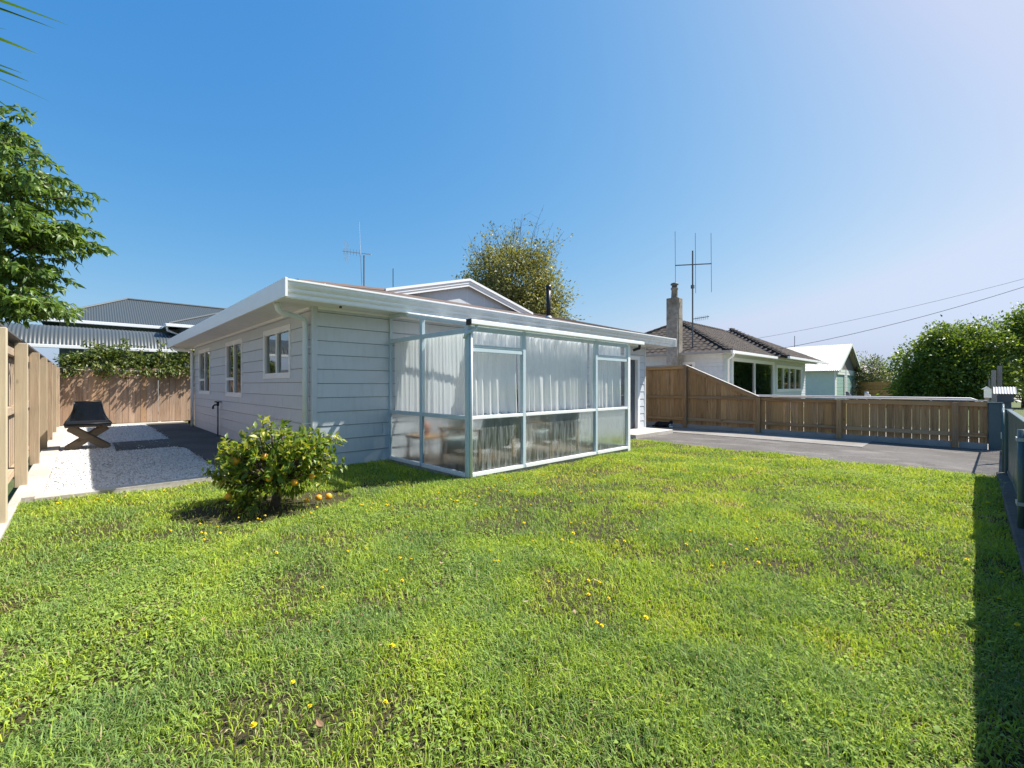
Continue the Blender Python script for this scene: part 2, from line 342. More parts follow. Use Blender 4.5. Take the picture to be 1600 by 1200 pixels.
t = NT('cat_fur'); n = t.noise(7, 2, t.coord('Object')); M['fur'] = t.done(t.bsdf((.010,.010,.011), .7, .3)); t = NT('cat_white'); M['furwhite'] = t.done(t.bsdf((.7,.69,.67), .8, .2))
t = NT('room_dark'); M['room'] = t.done(t.bsdf((.20,.19,.18), .8, .2))
t = NT('roadpaint'); M['road'] = M['asphalt']

# ================================================================ SETTING
def sheet(name, x0, x1, y0, y1, z, mat, nx=1, ny=1, bumps=0, label=None):
    xs = np.linspace(x0, x1, nx+1); ys = np.linspace(y0, y1, ny+1); X, Y = np.meshgrid(xs, ys)
    Z = np.full_like(X, z)
    if bumps: Z = z + lawn_h(X, Y) * bumps
    v = np.stack([X.ravel(), Y.ravel(), Z.ravel()], 1); i = np.arange(nx*ny); r, c = i // nx, i % nx; a = r*(nx+1)+c
    loops = np.stack([a, a+1, a+nx+2, a+nx+1], 1).ravel()
    o = link(name, np_mesh(name, v, loops, np.full(nx*ny, 4), [mat], smooth=True)); return tag(o, label, kind='structure')
def lawn_h(x, y): return .012*np.sin(x*2.1+.7*y+1) + .010*np.sin(1.3*x-2.7*y) + .006*np.sin(5.1*x+3.3*y) + .006*np.sin(4.2*y-3.9*x+2)
LX0, LX1, LY0, LY1 = -2.97, 6.72, -7.08, .18
sheet('ground', -900, 900, -900, 900, -.16, M['verge'])
sheet('lawn', LX0, LX1, LY0, LY1, 0, M['soil'], 96, 74, 1)
drv = sheet('driveway', 6.70, 11.28, -13.2, 18, -.08, M['asphalt'])
slab = MB().box(9.78, 11.27, -5.15, 3.5, -.08, -.068).build('concrete_strip', M['strip']); tag(slab, kind='structure')
stp = MB().box(7.6, 9.62, -.9, -.02, -.12, .02).build('door_step', M['concrete'], None, False, .01); tag(stp, kind='structure')
sheet('neighbour_drive', 11.5, 17.4, -13, 14, -.12, M['concrete'])
sheet('gravel_bed', -2.84, -.99, .36, 12.0, .02, M['gravelbase'], 8, 40, .5)
path = MB().box(-1.0, .0, .36, 12.0, -.1, .038).box(-2.05, -1.0, 4.35, 6.2, -.1, .037)
tag(path.build('side_path', M['path']), kind='structure')
tag(MB().box(-2.86, .02, .20, .36, -.1, .062).build('concrete_edging', M['concrete'], None, False, .008), kind='structure')
tag(MB().box(-3.0, .02, 11.75, 12.16, -.1, .05).build('back_mowing_strip', M['concrete'], None, False, .01), kind='structure')
kb = MB()
y = -8.2+.2
while y < 11.6: kb.box(-3.04, (-2.80 if y > .1 else -2.955) + rng.uniform(-.006,.006), y, y+2.08, -.1, .055+rng.uniform(-.006,.008)); y += 2.1
tag(kb.build('fence_kerb', M['concrete'], None, False, .012), kind='structure')
tag(MB().box(-4, 6.82, -7.34, -7.06, -.1, .06).build('street_kerb', M['path'], None, False, .012), kind='structure')
sheet('footpath', -60, 200, -11.2, -9.6, -.13, M['concrete'])
sheet('road', -300, 500, -22.5, -14.0, -.20+.07, M['asphalt'])
tag(MB().box(-300, 500, -14.0, -13.8, -.16, -.03).build('road_kerb', M['concrete']), kind='structure')

# gravel: loose white stones, nobody could count them
def pebbles(n):
    oc = np.array([(1,0,0),(-1,0,0),(0,1,0),(0,-1,0),(0,0,1),(0,0,-1)], float); ofc = np.array([(0,2,4),(2,1,4),(1,3,4),(3,0,4),(2,0,5),(1,2,5),(3,1,5),(0,3,5)])
    x = nr.uniform(-2.80, -.96, n*2); yy = .38 + 11.3*nr.random(n*2)**1.5
    nearpath = (x > -1.06 - .05*np.sin(yy*3)); slabm = (x > -2.02) & (yy > 4.4) & (yy < 6.15)
    cut = (x > -1.3) & (yy > 3.95) & (yy < 6.6) & ((x+1.3)**2 + np.minimum(np.abs(yy-3.95), np.abs(yy-6.6))**2*.0 > .04)
    k = ~(nearpath & (nr.random(n*2) > .12)) & ~(slabm & (nr.random(n*2) > .02)) & ~(cut & (nr.random(n*2) > .1)); x, yy = x[k][:n], yy[k][:n]; n = len(x)
    s = nr.uniform(.007, .017, n); sc = s[:,None]*nr.uniform(.6, 1.25, (n,3)); sc[:,2] *= .75
    a = nr.uniform(0, 6.28, n); v = oc[None]*sc[:,None,:]*nr.uniform(.75,1.2,(n,6,1))
    vx = v[...,0]*np.cos(a)[:,None]-v[...,1]*np.sin(a)[:,None]; vy = v[...,0]*np.sin(a)[:,None]+v[...,1]*np.cos(a)[:,None]
    P = np.stack([vx+x[:,None], vy+yy[:,None], v[...,2]+.03+nr.uniform(-.004,.01,n)[:,None]], -1).reshape(-1,3)
    L = (ofc[None]+6*np.arange(n)[:,None,None]).ravel()
    me = np_mesh('gravel', P, L, np.full(n*8, 3), [M['pebble']], {'rnd': np.repeat(nr.random(n), 6)})
    tag(link('gravel', me), 'loose white stone chips beside the house', 'gravel', kind='stuff')
pebbles(52000)

# ================================================================ HOUSE
EZ = 2.66            # top of the fascia
HW, HD = 9.63, 9.70  # front length, side length
house = thing('house', 'pale blue single storey house with white gutters and brown hip roof', 'house')
def subtract(rect, holes):
    """rect and holes are (a0, a1, z0, z1); returns what is left as rectangles"""
    out = [rect]
    for h in holes:
        nx = []
        for r in out:
            a0, a1, z0, z1 = r
            if h[0] >= a1 or h[1] <= a0 or h[2] >= z1 or h[3] <= z0: nx.append(r); continue
            if h[0] > a0: nx.append((a0, h[0], z0, z1))
            if h[1] < a1: nx.append((h[1], a1, z0, z1))
            b0, b1 = max(a0, h[0]), min(a1, h[1])
            if h[2] > z0: nx.append((b0, b1, z0, h[2]))
            if h[3] < z1: nx.append((b0, b1, h[3], z1))
        out = nx
    return out
def wall(name, to3, L, z0, z1, holes, parent, pitch=.215, thick=.10, joints=2.6, mat=None, core=None, boards=True, zb=None):
    """to3(a, n, z): along the wall, outward, up"""
    mb = MB()
    for a0, a1, b0, b1 in subtract((0, L, z0, z1), holes):
        vs = [to3(a, n, z) for z in (b0, b1) for a, n in ((a0,0),(a1,0),(a1,-thick),(a0,-thick))]
        mb.add(vs, [(0,3,2,1),(4,5,6,7),(0,1,5,4),(1,2,6,5),(2,3,7,6),(3,0,4,7)])
    w = part(mb, name, core or M['wallcore'], parent)
    if not boards: return w
    z = zb if zb is not None else z0; row = 0
    while z < z1 - .02:
        zt = min(z + pitch, z1)
        js = [0.0]; a = rng.uniform(.8, joints)
        while a < L - .4: js.append(a); a += rng.uniform(joints*.8, joints*1.35)
        js.append(L)
        for j0, j1 in zip(js[:-1], js[1:]):
            for a0, a1, b0, b1 in subtract((j0+.0015, j1-.0015, z+.001, zt-.007), holes):
                if a1-a0 < .01 or b1-b0 < .008: continue
                nb = .026 - .012*(b0-z)/pitch; ntp = .026 - .012*(b1-z)/pitch
                mb = MB(); vs = [to3(a0,.001,b0), to3(a1,.001,b0), to3(a1,nb,b0), to3(a0,nb,b0), to3(a0,.001,b1), to3(a1,.001,b1), to3(a1,ntp,b1), to3(a0,ntp,b1)]
                mb.add(vs, [(0,3,2,1),(4,5,6,7),(0,1,5,4),(1,2,6,5),(2,3,7,6),(3,0,4,7)])
                part(mb, 'weatherboard', mat or M['clad'], w)
        z = zt; row += 1
    return w
def boxin(to3, mb, a0, a1, n0, n1, z0, z1):
    vs = [to3(a, n, z) for z in (z0, z1) for a, n in ((a0,n0),(a1,n0),(a1,n1),(a0,n1))]
    return mb.add(vs, [(0,3,2,1),(4,5,6,7),(0,1,5,4),(1,2,6,5),(2,3,7,6),(3,0,4,7)])
def window(to3, a0, a1, z0, z1, cells, parent, fr=.045, mat=None, glass=None, proud=.035, trim=.0):
    """cells: (a0, a1, z0, z1) as fractions; each has its own sash and pane"""
    mat = mat or M['pvc']; glass = glass or M['glass']
    mb = MB()
    boxin(to3, mb, a0-fr*.4, a0+fr, -.07, proud, z0-fr*.4, z1+fr*.4); boxin(to3, mb, a1-fr, a1+fr*.4, -.07, proud, z0-fr*.4, z1+fr*.4)
    boxin(to3, mb, a0+fr, a1-fr, -.07, proud-.001, z1-fr, z1+fr*.4); boxin(to3, mb, a0+fr, a1-fr, -.07, proud-.001, z0-fr*.4, z0+fr)
    w = part(mb, 'window', mat, parent)
    ia0, ia1, iz0, iz1 = a0+fr, a1-fr, z0+fr, z1-fr
    for c in cells:
        b0 = ia0+(ia1-ia0)*c[0]; b1 = ia0+(ia1-ia0)*c[1]; y0 = iz0+(iz1-iz0)*c[2]; y1 = iz0+(iz1-iz0)*c[3]; s = .032
        m = MB(); boxin(to3, m, b0, b0+s, -.05, proud-.012, y0, y1); boxin(to3, m, b1-s, b1, -.05, proud-.012, y0, y1)
        boxin(to3, m, b0+s, b1-s, -.05, proud-.013, y0, y0+s); boxin(to3, m, b0+s, b1-s, -.05, proud-.013, y1-s, y1)
        part(m, 'sash', mat, w)
        m = MB(); boxin(to3, m, b0+s-.004, b1-s+.004, -.018, -.012, y0+s-.004, y1-s+.004); part(m, 'pane', glass, w)
    return w
TL = lambda a, n, z: (-n, a, z)          # left wall, outward = -X
TF = lambda a, n, z: (a, -n, z)          # front wall, outward = -Y
TB = lambda a, n, z: (a, HD + n, z); TR = lambda a, n, z: (HW + n, a, z)
lw = [(.97,2.44,1.42,2.27), (4.05,5.50,1.04,2.27), (7.36,8.92,1.05,2.28)]
fd = (8.22,9.22,.02,2.07); fw = (1.55,2.75,1.0,2.12); fs = (3.0,4.9,.05,2.05)
WZ = 2.455
wall('side_wall', TL, HD, .04, WZ, lw, house)
wall('front_wall', TF, HW, .02, WZ, [fd, fw, fs], house)
wall('rear_wall', TB, HW, -.12, WZ, [], house, boards=False); wall('far_side_wall', TR, HD, -.12, WZ, [], house, boards=False)
part(MB().box(.11, HW-.11, .11, HD-.11, -.1, .03), 'floor_slab', M['room'], house)
part(MB().box(3.0, 3.08, .12, HD-.12, .03, 2.44).box(.12, 3.0, 3.2, 3.28, .03, 2.44).box(.12, 3.0, 6.4, 6.48, .03, 2.44), 'partition', M['room'], house)
part(MB().box(.012, HW-.012, .0, .012, -.16, .02).box(-.0, .012, .0, HD, -.16, .04), 'footing', M['concrete'], house)
# corner boards and scribers
part(MB().box(-.028, .004, -.030, .045, .0, WZ).box(.004, .045, -.030, -.004, .0, WZ), 'corner_board', M['clad'], house, False, .002)
part(MB().box(HW-.05, HW+.03, -.032, .05, -.06, WZ), 'corner_board', M['clad'], house, False, .002)
window(TL, *lw[0], [(0,.5,0,1),(.5,1,0,1)], house)
for k in (1, 2): window(TL, *lw[k], [(0,.5,0,1),(.5,1,.3,1),(.5,1,0,.3)], house)
window(TF, *fw, [(0,1,0,1)], house); window(TF, *fs, [(0,.5,0,1),(.5,1,0,1)], house)
# door
dm = MB(); boxin(TF, dm, fd[0]+.05, fd[1]-.05, -.09, -.05, fd[2], fd[3]-.05); door = part(dm, 'door', M['darkdoor'], house)
dm = MB(); boxin(TF, dm, fd[0]-.05, fd[0]+.05, -.09, .05, fd[2]-.02, fd[3]+.05); boxin(TF, dm, fd[1]-.05, fd[1]+.06, -.09, .05, fd[2]-.02, fd[3]+.05); boxin(TF, dm, fd[0]+.05, fd[1]-.05, -.09, .049, fd[3]-.05, fd[3]+.05)
part(dm, 'frame', M['white'], door, False, .003)
part(MB().tube([(8.36,.05,1.0),(8.36,-.0,1.0),(8.46,-.0,1.0)], .011, 8), 'handle', M['galv'], door)
# soffit, fascia, gutter
O = .6; E0x, E0y, E1x, E1y = -O, -O, HW+O, HD+O
part(MB().box(E0x+.02, E1x-.02, E0y+.02, .0, WZ, WZ+.012).box(E0x+.02, E1x-.02, HD, E1y-.02, WZ, WZ+.012).box(E0x+.02, 0, 0, HD, WZ, WZ+.012).box(HW, E1x-.02, 0, HD, WZ, WZ+.012).box(0, HW, 0, HD, WZ+.001, WZ+.011), 'soffit', M['soffit'], house)
part(MB().box(-.045, -.0205, .05, HD, WZ-.035, WZ).box(.045, HW, -.045, -.0205, WZ-.035, WZ), 'soffit_bead', M['white'], house)
# side fascia: flat; front: moulded gutter with steps
fas = MB()
fas.box(E0x-.012, E0x+.02, E0y-.10, E1y+.02, WZ-.03, EZ+.012)
part(fas, 'side_fascia', M['white'], house, False, .004)
part(MB().box(E1x-.02, E1x+.012, E0y-.1, E1y+.02, WZ-.03, EZ+.01), 'side_fascia', M['white'], house)
part(MB().box(E0x+.02, E1x-.02, E1y-.02, E1y+.012, WZ-.03, EZ+.01), 'rear_fascia', M['white'], house)
gp = [(0,-.03),(.018,-.03),(.03,-.012),(.03,.028),(.052,.045),(.062,.062),(.062,.088),(.085,.11),(.102,.135),(.105,.165),(.12,.175),(.12,.198),(.105,.200),(.095,.19),(.085,.15),(.03,.13),(0,.13)]
part(MB().extrude(gp, (E0x+.021, E0y+.02, WZ), (E1x-.021, E0y+.02, WZ), (0,-1,0), (0,0,1.04)), 'gutter', M['whitemetal'], house)
part(MB().box(E0x+.02, E1x-.02, E0y-.0, E0y+.019, WZ-.028, EZ-.03), 'front_fascia', M['white'], house)
br = MB()
for i in range(11): x = E0x+.5+i*.98; br.beam((x, E0y-.1, EZ+.005), (x, E0y+.02, EZ+.0), .016, .004)
part(br, 'gutter_bracket', M['whitemetal'], house)
# roof: low hip with a gablet towards the street
TP = .26; GV = 2.46; UC = (E0x+E1x)/2; RZ = EZ-.02 + TP*(UC-E0x); zb = EZ-.02
def hz(d): return zb + TP*d
rf = MB()
g0 = E0x + (GV-E0y); g1 = E1x - (GV-E0y); OV = .10
rf.add([(E0x,E0y,zb),(E1x,E0y,zb),(g1,GV+.02,hz(GV-E0y)),(g0,GV+.02,hz(GV-E0y))], [(0,1,2,3)])
for s in (0, 1):
    ex = E0x if s == 0 else E1x; gx = g0 if s == 0 else g1
    br_ = UC-E0x
    rf.add([(ex,E0y,zb),(gx,GV,hz(GV-E0y)),(gx,GV-OV,hz(GV-E0y)),(UC,GV-OV,RZ),(UC,E1y-br_,RZ),(ex,E1y,zb)], [(0,1,2,3,4,5) if s else (5,4,3,2,1,0)])
rf.add([(E0x,E1y,zb),(E1x,E1y,zb),(UC,E1y-(UC-E0x),RZ)], [(0,2,1)])
roof = part(rf, 'roof', M['roofbrown'], house)
for a, b in (((E0x+.25,E0y+.25,hz(.25)),(g0,GV,hz(GV-E0y))), ((E1x-.25,E0y+.25,hz(.25)),(g1,GV,hz(GV-E0y))), ((UC,GV-OV+.05,RZ),(UC,E1y-(UC-E0x),RZ))):
    part(MB().tube([a, b], .05, 6), 'ridge_capping', M['roofbrown'], roof)
tr = MB().add([(g0+.1,GV,hz(GV-E0y)-.02),(g1-.1,GV,hz(GV-E0y)-.02),(UC,GV,RZ-.05)], [(0,1,2)]); gab = part(tr, 'gablet', M['clad'], house)
tr = MB(); 
for x in np.arange(g0+.6, g1-.4, .5913): tr.box(x-.004, x+.004, GV-.006, GV-.001, hz(GV-E0y), min(RZ-.07, RZ-.05-TP*abs(x-UC)))
part(tr, 'joint', M['white'], gab)
for s in (-1, 1):
    xe = g0-.05 if s < 0 else g1+.05; ze = RZ - TP*(UC-g0+.05)
    prof = [(0,-.17),(.02,-.17),(.02,-.11),(.034,-.10),(.034,-.045),(.055,-.03),(.055,.03),(0,.03)]
    part(MB().extrude(prof, (UC, GV-OV, RZ), (xe, GV-OV, ze), (0,-1,0), (0,0,1)), 'barge_board', M['white'], gab)
    part(MB().add([(UC,GV,RZ-.03),(UC,GV-OV,RZ-.03),(xe,GV-OV,ze-.03),(xe,GV,ze-.03)], [(0,1,2,3)]), 'gablet_soffit', M['soffit'], gab)
# flue
fl = part(MB().tube([(6.71,1.25,3.0),(6.71,1.25,3.98)], .062, 14), 'flue', M['black'], house, True)
part(MB().tube([(6.71,1.25,3.9),(6.71,1.25,4.02)], .075, 14), 'cowl', M['black'], fl, True)
part(MB().tube([(6.71,1.25,3.08),(6.71,1.25,3.18)], [.13,.07], 14), 'flashing', M['galv'], fl, True)
# downpipes
dp = part(MB().tube([(-.50,.0,WZ+.01),(-.50,.0,WZ-.05),(-.485,.0,WZ-.10),(-.44,.02,WZ-.14),(-.2,.07,WZ-.165),(-.125,.09,WZ-.185),(-.09,.10,WZ-.23),(-.085,.10,WZ-.30),(-.085,.10,.05)], .041, 14), 'downpipe', M['pipe'], house, True)
for z in (1.84, .7): part(MB().box(-.085, -.0, .055, .145, z, z+.022).tube([(-.085,.10,z),(-.085,.10,z+.022)], .0445, 14), 'bracket', M['pipe'], dp)
dp = part(MB().tube([(-.52,HD+.1,WZ+.01),(-.52,HD+.1,WZ-.07),(-.47,HD+.05,WZ-.11),(-.15,HD-.1,WZ-.13),(-.1,HD-.12,WZ-.19),(-.095,HD-.12,.05)], .041, 14), 'downpipe', M['whitemetal'], house, True)
part(MB().box(-.09, 0, HD-.17, HD-.07, 1.2, 1.225), 'bracket', M['whitemetal'], dp)
part(MB().tube([(.28,-.3,WZ),(.28,-.3,WZ-.025)], .02, 10), 'soffit_vent', M['black'], house)
# standpipe tap by the side wall
tp = thing('garden_tap', 'black standpipe tap rising beside the house side wall', 'tap', (-.09, 6.05, .04))
part(MB().tube([(-.09,6.05,.03),(-.09,6.05,.78)], .016, 8), 'pipe', M['antenna'], tp, True)
part(MB().tube([(-.09,6.05,.78),(-.09,6.05,.86)], .028, 10).tube([(-.09,6.05,.8),(-.16,6.05,.8),(-.19,6.05,.76),(-.19,6.05,.70)], .02, 8), 'spout', M['black'], tp, True)
part(MB().box(-.16,-.02,6.035,6.065,.86,.885).box(-.105,-.075,5.98,6.12,.861,.884), 'handle', M['black'], tp)

# roof aerials
def yagi(base, top, label, name='tv_aerial', light=True):
    t = thing(name, label, 'aerial', base); bx, by, bz = base
    part(MB().tube([base, (bx, by, bz+(top-bz)*.62)], .02, 6), 'mast', M['antenna'], t)
    part(MB().tube([(bx-.05, by, bz+.2), (bx-.13, by+.1, top)], [.014,.006], 6), 'whip', M['antlight'], t)
    z = bz+(top-bz)*.64; d = unit((-.72,.69,.12)); c = np.array((bx,by,z))
    part(MB().beam(c+d*-.25, c+d*.75, .025, .025), 'boom', M['antlight'], t)
    e = MB(); s = unit(np.cross(d, (0,0,1)))
    for k in range(6): p = c+d*(.15+.11*k); e.tube([p-(0,0,.11), p+(0,0,.11)], .004, 4)
    part(e, 'element', M['antenna'], t)
    g = MB(); p = c + d*.62
    for k in range(-4, 5):
        g.tube([p+s*.25*k/4+(0,0,-.33), p+s*.25*k/4+(0,0,.33)], .002, 4)
        g.tube([p-s*.25+(0,0,.33*k/4), p+s*.25+(0,0,.33*k/4)], .002, 4)
    part(g, 'reflector_grid', M['galv'], t)
yagi((4.62, 8.0, 3.9), 7.02, 'slim aerial with pale whip and grid on the blue house roof')
w = thing('whip_aerial', 'short bare dark rod just left of the white gablet', 'aerial', (4.75,6.2,3.95)); part(MB().tube([(4.75,6.2,3.95),(4.75,6.2,5.06)], .014, 6), 'rod', M['antenna'], w); part(MB().box(4.71,4.79,6.16,6.24,3.95,4.12), 'foot', M['antenna'], w)

# ================================================================ SUNROOM
SX0, SX1, SY = 1.25, 5.20, -2.12
sr = thing('sunroom', 'glazed lean-to sunroom with pale aluminium frames on the house front', 'sunroom', (SX0, SY, 0))
part(MB().box(SX0-.02, SX1+.02, SY-.02, -.03, -.14, .044), 'floor_slab', M['concrete'], sr)
part(MB().box(SX0+.03, SX1-.02, SY+.04, -.04, .0, .052), 'floor_covering', paint('brown_carpet', (.075,.055,.042), .9, .2), sr)
def rz_at(y): return 2.10 + (y - SY) * .19
TRZ = 2.025; MID = .84
fr = M['frame']
def post(x0, x1, y0, y1, z0, z1, nm='post', mt=None): return part(MB().box(x0, x1, y0, y1, z0, z1), nm, mt or fr, sr, False, .004)
# front posts
FX = [SX0, 2.285, 4.13, SX1]
post(SX0-.042, SX0+.022, SY-.042, SY+.022, .045, 2.09)
for x in FX[1:3]: post(x-.030, x+.030, SY-.045, SY+.02, .045, 2.085)
post(SX1-.04, SX1+.045, SY-.05, SY+.03, -.02, 2.085, 'post', M['whitemetal'])
# side posts
post(SX0-.03, SX0+.02, -.06, -.021, .045, 2.44); post(SX0-.036, SX0+.02, -1.04, -.97, .045, rz_at(-1.0)-.02); 
# rails
def rail(x0, x1, y0, y1, z0, z1, m=None): return part(MB().box(x0, x1, y0, y1, z0, z1), 'rail', m or M['whitemetal'], sr, False, .003)
spans = [(SX0+.022, FX[1]-.030), (FX[1]+.030, FX[2]-.030), (FX[2]+.030, SX1-.04)]
ys = [(SY+.022, -1.04), (-.97, -.06)]
for a, b in spans:
    rail(a, b, SY-.05, SY+.015, .046, .095); rail(a, b, SY-.045, SY+.015, MID-.022, MID+.022); rail(a, b, SY-.03, SY+.015, 2.04, 2.085, fr)
for a, b in ys:
    rail(SX0-.045, SX0+.015, a, b, .046, .10); rail(SX0-.034, SX0+.012, a, b, MID-.028, MID+.028, fr); rail(SX0-.034, SX0+.012, a, b, TRZ-.04, TRZ+.025, fr)
rail(SX1, SX1+.04, SY+.03, -.03, .05, .1, fr); rail(SX1, SX1+.04, SY+.03, -.03, MID-.03, MID+.03, fr)
for k in (0, 2):
    a, b = spans[k]; rail(a, b, SY-.036, SY+.015, 1.735, 1.80, fr)
    m = MB().box(a, a+.028, SY-.042, SY-.01, 1.80, 2.04).box(b-.028, b, SY-.042, SY-.01, 1.80, 2.04).box(a+.028, b-.028, SY-.041, SY-.01, 1.80, 1.83).box(a+.028, b-.028, SY-.041, SY-.01, 2.012, 2.04)
    part(m, 'fanlight_sash', fr, sr)
# sloping top rail on the side and its roof
part(MB().beam((SX0-.01, SY-.02, rz_at(SY)), (SX0-.01, -.58, rz_at(-.58)), .05, .05), 'raking_rail', fr, sr)
part(MB().box(SX0-.035, SX0+.015, -.58, -.03, 2.40, 2.452), 'raking_rail', fr, sr)
# panes
def pane(vs, mat, nm='pane'): return part(MB().add(vs, [(0,1,2,3)]), nm, mat, sr)
for k, (a, b) in enumerate(spans):
    pane([(a,SY,.10),(b,SY,.10),(b,SY,MID-.02),(a,SY,MID-.02)], M['reeded'])
    if k == 1: pane([(a,SY,MID+.02),(b,SY,MID+.02),(b,SY,2.05),(a,SY,2.05)], M['sunglass'])
    else:
        pane([(a,SY,MID+.02),(b,SY,MID+.02),(b,SY,1.74),(a,SY,1.74)], M['sunglass'])
        pane([(a+.02,SY-.02,1.82),(b-.02,SY-.02,1.82),(b-.02,SY-.02,2.02),(a+.02,SY-.02,2.02)], M['sunglass'])
for a, b in ys:
    x = SX0 - .01
    pane([(x,b,.09),(x,a,.09),(x,a,MID-.02),(x,b,MID-.02)], M['reeded'])
    pane([(x,b,MID+.02),(x,a,MID+.02),(x,a,TRZ-.03),(x,b,TRZ-.03)], M['sunglass'])
    if a < -1.5: pane([(x,b,TRZ+.02),(x,a,TRZ+.02),(x,a,rz_at(a)-.02),(x,b,rz_at(b)-.02)], M['sunglass'])
    else: part(MB().add([(x,b,TRZ+.02),(x,a,TRZ+.02),(x,a,rz_at(a)-.02),(x,-.58,rz_at(-.58)-.02),(x,-.57,2.41),(x,b,2.41)], [(0,1,2,3,4,5)]), 'pane', M['sunglass'], sr)
for z0, z1, m in ((.1, MID-.02, 'reeded'), (MID+.02, 2.0, 'sunglass')): pane([(SX1+.02,SY+.03,z0),(SX1+.02,-.03,z0),(SX1+.02,-.03,z1),(SX1+.02,SY+.03,z1)], M[m])
# roof: opaque white sheet with ribs + clear edge, gutter
rr = MB(); n = 160; xs = np.linspace(SX0-.07, SX1+.12, n+1)
vs = [(x, y, rz_at(y)+.045+.010*math.cos(i*1.3)) for i, x in enumerate(xs) for y in (SY-.10, -.585)]
rr.add(vs, [(2*i, 2*i+2, 2*i+3, 2*i+1) for i in range(n)]); part(rr, 'roof_sheet', M['clearroof'], sr, True)
rb = MB()
for x in (1.9, 2.6, 3.3, 4.0, 4.6): rb.beam((x, SY, rz_at(SY)-.0), (x, -.6, rz_at(-.6)-.0), .045, .05)
part(rb, 'rafter', M['white'], sr)
part(MB().extrude([(0,-.01),(.075,-.01),(.088,.004),(.088,.052),(.078,.060),(.078,.006),(.010,.006),(.010,.060),(0,.060)], (SX0-.06, SY-.055, 2.09), (SX1+.42, SY-.055, 2.09), (0,-1,0), (0,0,1)), 'gutter', M['whitemetal'], sr)
part(MB().box(SX0-.078, SX0-.061, SY-.148, SY-.05, 2.075, 2.155), 'gutter_end', M['black'], sr)
part(MB().tube([(SX1+.30,SY-.10,2.09),(SX1+.30,SY-.10,2.02),(SX1+.2,SY-.02,1.98)], .03, 8), 'gutter_outlet', M['black'], sr)
part(MB().tube([(SX0+.055,SY-.10,2.08),(SX0+.055,SY-.10,2.03),(SX0-.075,SY-.04,1.97),(SX0-.08,SY-.02,1.9)], .022, 8), 'overflow_pipe', fr, sr, True)
part(MB().tube([(SX0+.005,SY-.062,2.0),(SX0+.005,SY-.062,-.01)], .017, 10), 'downpipe', M['whitemetal'], sr, True)
part(MB().box(SX0-.12, SX0-.02, -2.1, -.57, 2.09, 2.10), 'flashing', fr, sr) if False else None
# curtains on the inside of the glass
def curtain(p0, p1, z0, z1, n, amp, label, gap=0):
    p0 = np.array(p0, float); p1 = np.array(p1, float); d = p1-p0; L = np.linalg.norm(d); d = d/L; nn = np.array((-d[1], d[0])); k = max(120, int(L*230)); rows = 10
    # fold phase advances at an uneven rate, so folds differ in width; folds loosen and merge downwards
    u = np.linspace(0, L, k+1); g = np.random.default_rng(int(abs(p0.sum()*1000))+int(L*100)); rate = np.interp(u, np.linspace(0, L, 9), g.uniform(.45, 1.6, 9)); ph = np.cumsum(rate)*(u[1]-u[0])*n*6.283
    big = np.interp(u, np.linspace(0, L, 8), g.uniform(-1, 1, 8)); am = np.interp(u, np.linspace(0, L, 11), g.uniform(.35, 1.5, 11)); vs = []
    for r in range(rows+1):
        f = r/rows; z = z0+(z1-z0)*f; w1 = np.sin(ph+.5*f); fold = np.sign(w1)*np.abs(w1)**.7; tight = np.sin(ph*2.7+1)*.35*f**1.5
        w = (fold*am*(1-.55*f) + tight + big*.5*(1-f))*amp; sx = u + .010*np.cos(ph)*(1-f) + big*.02*(1-f)*np.sin(np.pi*u/L)
        for q in range(k+1): xy = p0+d*sx[q]+nn*w[q]; vs.append((xy[0], xy[1], z+(.010*math.sin(u[q]*7) if r == 0 else 0)))
    fs_ = [(r*(k+1)+i, r*(k+1)+i+1, (r+1)*(k+1)+i+1, (r+1)*(k+1)+i) for r in range(rows) for i in range(k)]
    o = MB().add(vs, fs_).build('curtain', M['curtain'], None, True); tag(o, label, 'curtain', 'white curtains in the sunroom')
    return o
curtain((SX0+.07,-.045), (SX0+.10,-1.04), .83, 2.02, 9, .030, 'white gathered curtain in the sunroom side pane next to the house')
curtain((SX0+.11,-.98), (SX0+.11,-2.0), .82, 2.02, 9, .026, 'white gathered curtain in the sunroom side pane next to the corner post')
curtain((SX0+.14,SY+.12), (FX[1]-.0,SY+.12), .80, 2.04, 7, .048, 'white curtain in the sunroom front bay nearest the corner post')
curtain((FX[1]+.04,SY+.13), (FX[2]-.02,SY+.13), .86, 2.04, 7.5, .048, 'wide white curtain in the middle bay of the sunroom front')
curtain((FX[2]+.03,SY+.12), (SX1-.06,SY+.12), .86, 2.04, 8, .042, 'white curtain in the sunroom front bay nearest the driveway')
# armchairs inside
def armchair(x, y, rz, label):
    t = thing('armchair', label, 'armchair', (x, y, .045)); t.rotation_euler = (0,0,rz)
    def p(mb, nm, mt, bev=.006): return mb.build(nm, mt, t, False, bev)
    for sx in (-.33, .33):
        a = MB().box(sx-.025, sx+.025, -.36, -.31, 0, .56); p(a, 'leg', M['chairwood']); a = MB().box(sx-.025, sx+.025, .30, .35, 0, .56); p(a, 'leg', M['chairwood'])
        p(MB().box(sx-.035, sx+.035, -.40, .38, .56, .595), 'armrest', M['chairwood']); p(MB().box(sx-.02, sx+.02, -.31, .30, .20, .26), 'side_rail', M['chairwood'])
    p(MB().box(-.31, .31, -.35, -.32, .22, .30), 'front_rail', M['chairwood']); p(MB().box(-.31, .31, -.33, .30, .30, .43), 'seat_cushion', M['cushion'], .04)
    p(MB().beam((0,.30,.40), (0,.44,.84), .60, .13), 'back_cushion', M['cushion'], .04)
armchair(1.95, -1.52, math.pi, 'timber armchair behind the rolled glass nearest the sunroom corner')
armchair(3.55, -1.5, math.pi*.97, 'timber armchair behind the wide rolled glass of the sunroom')
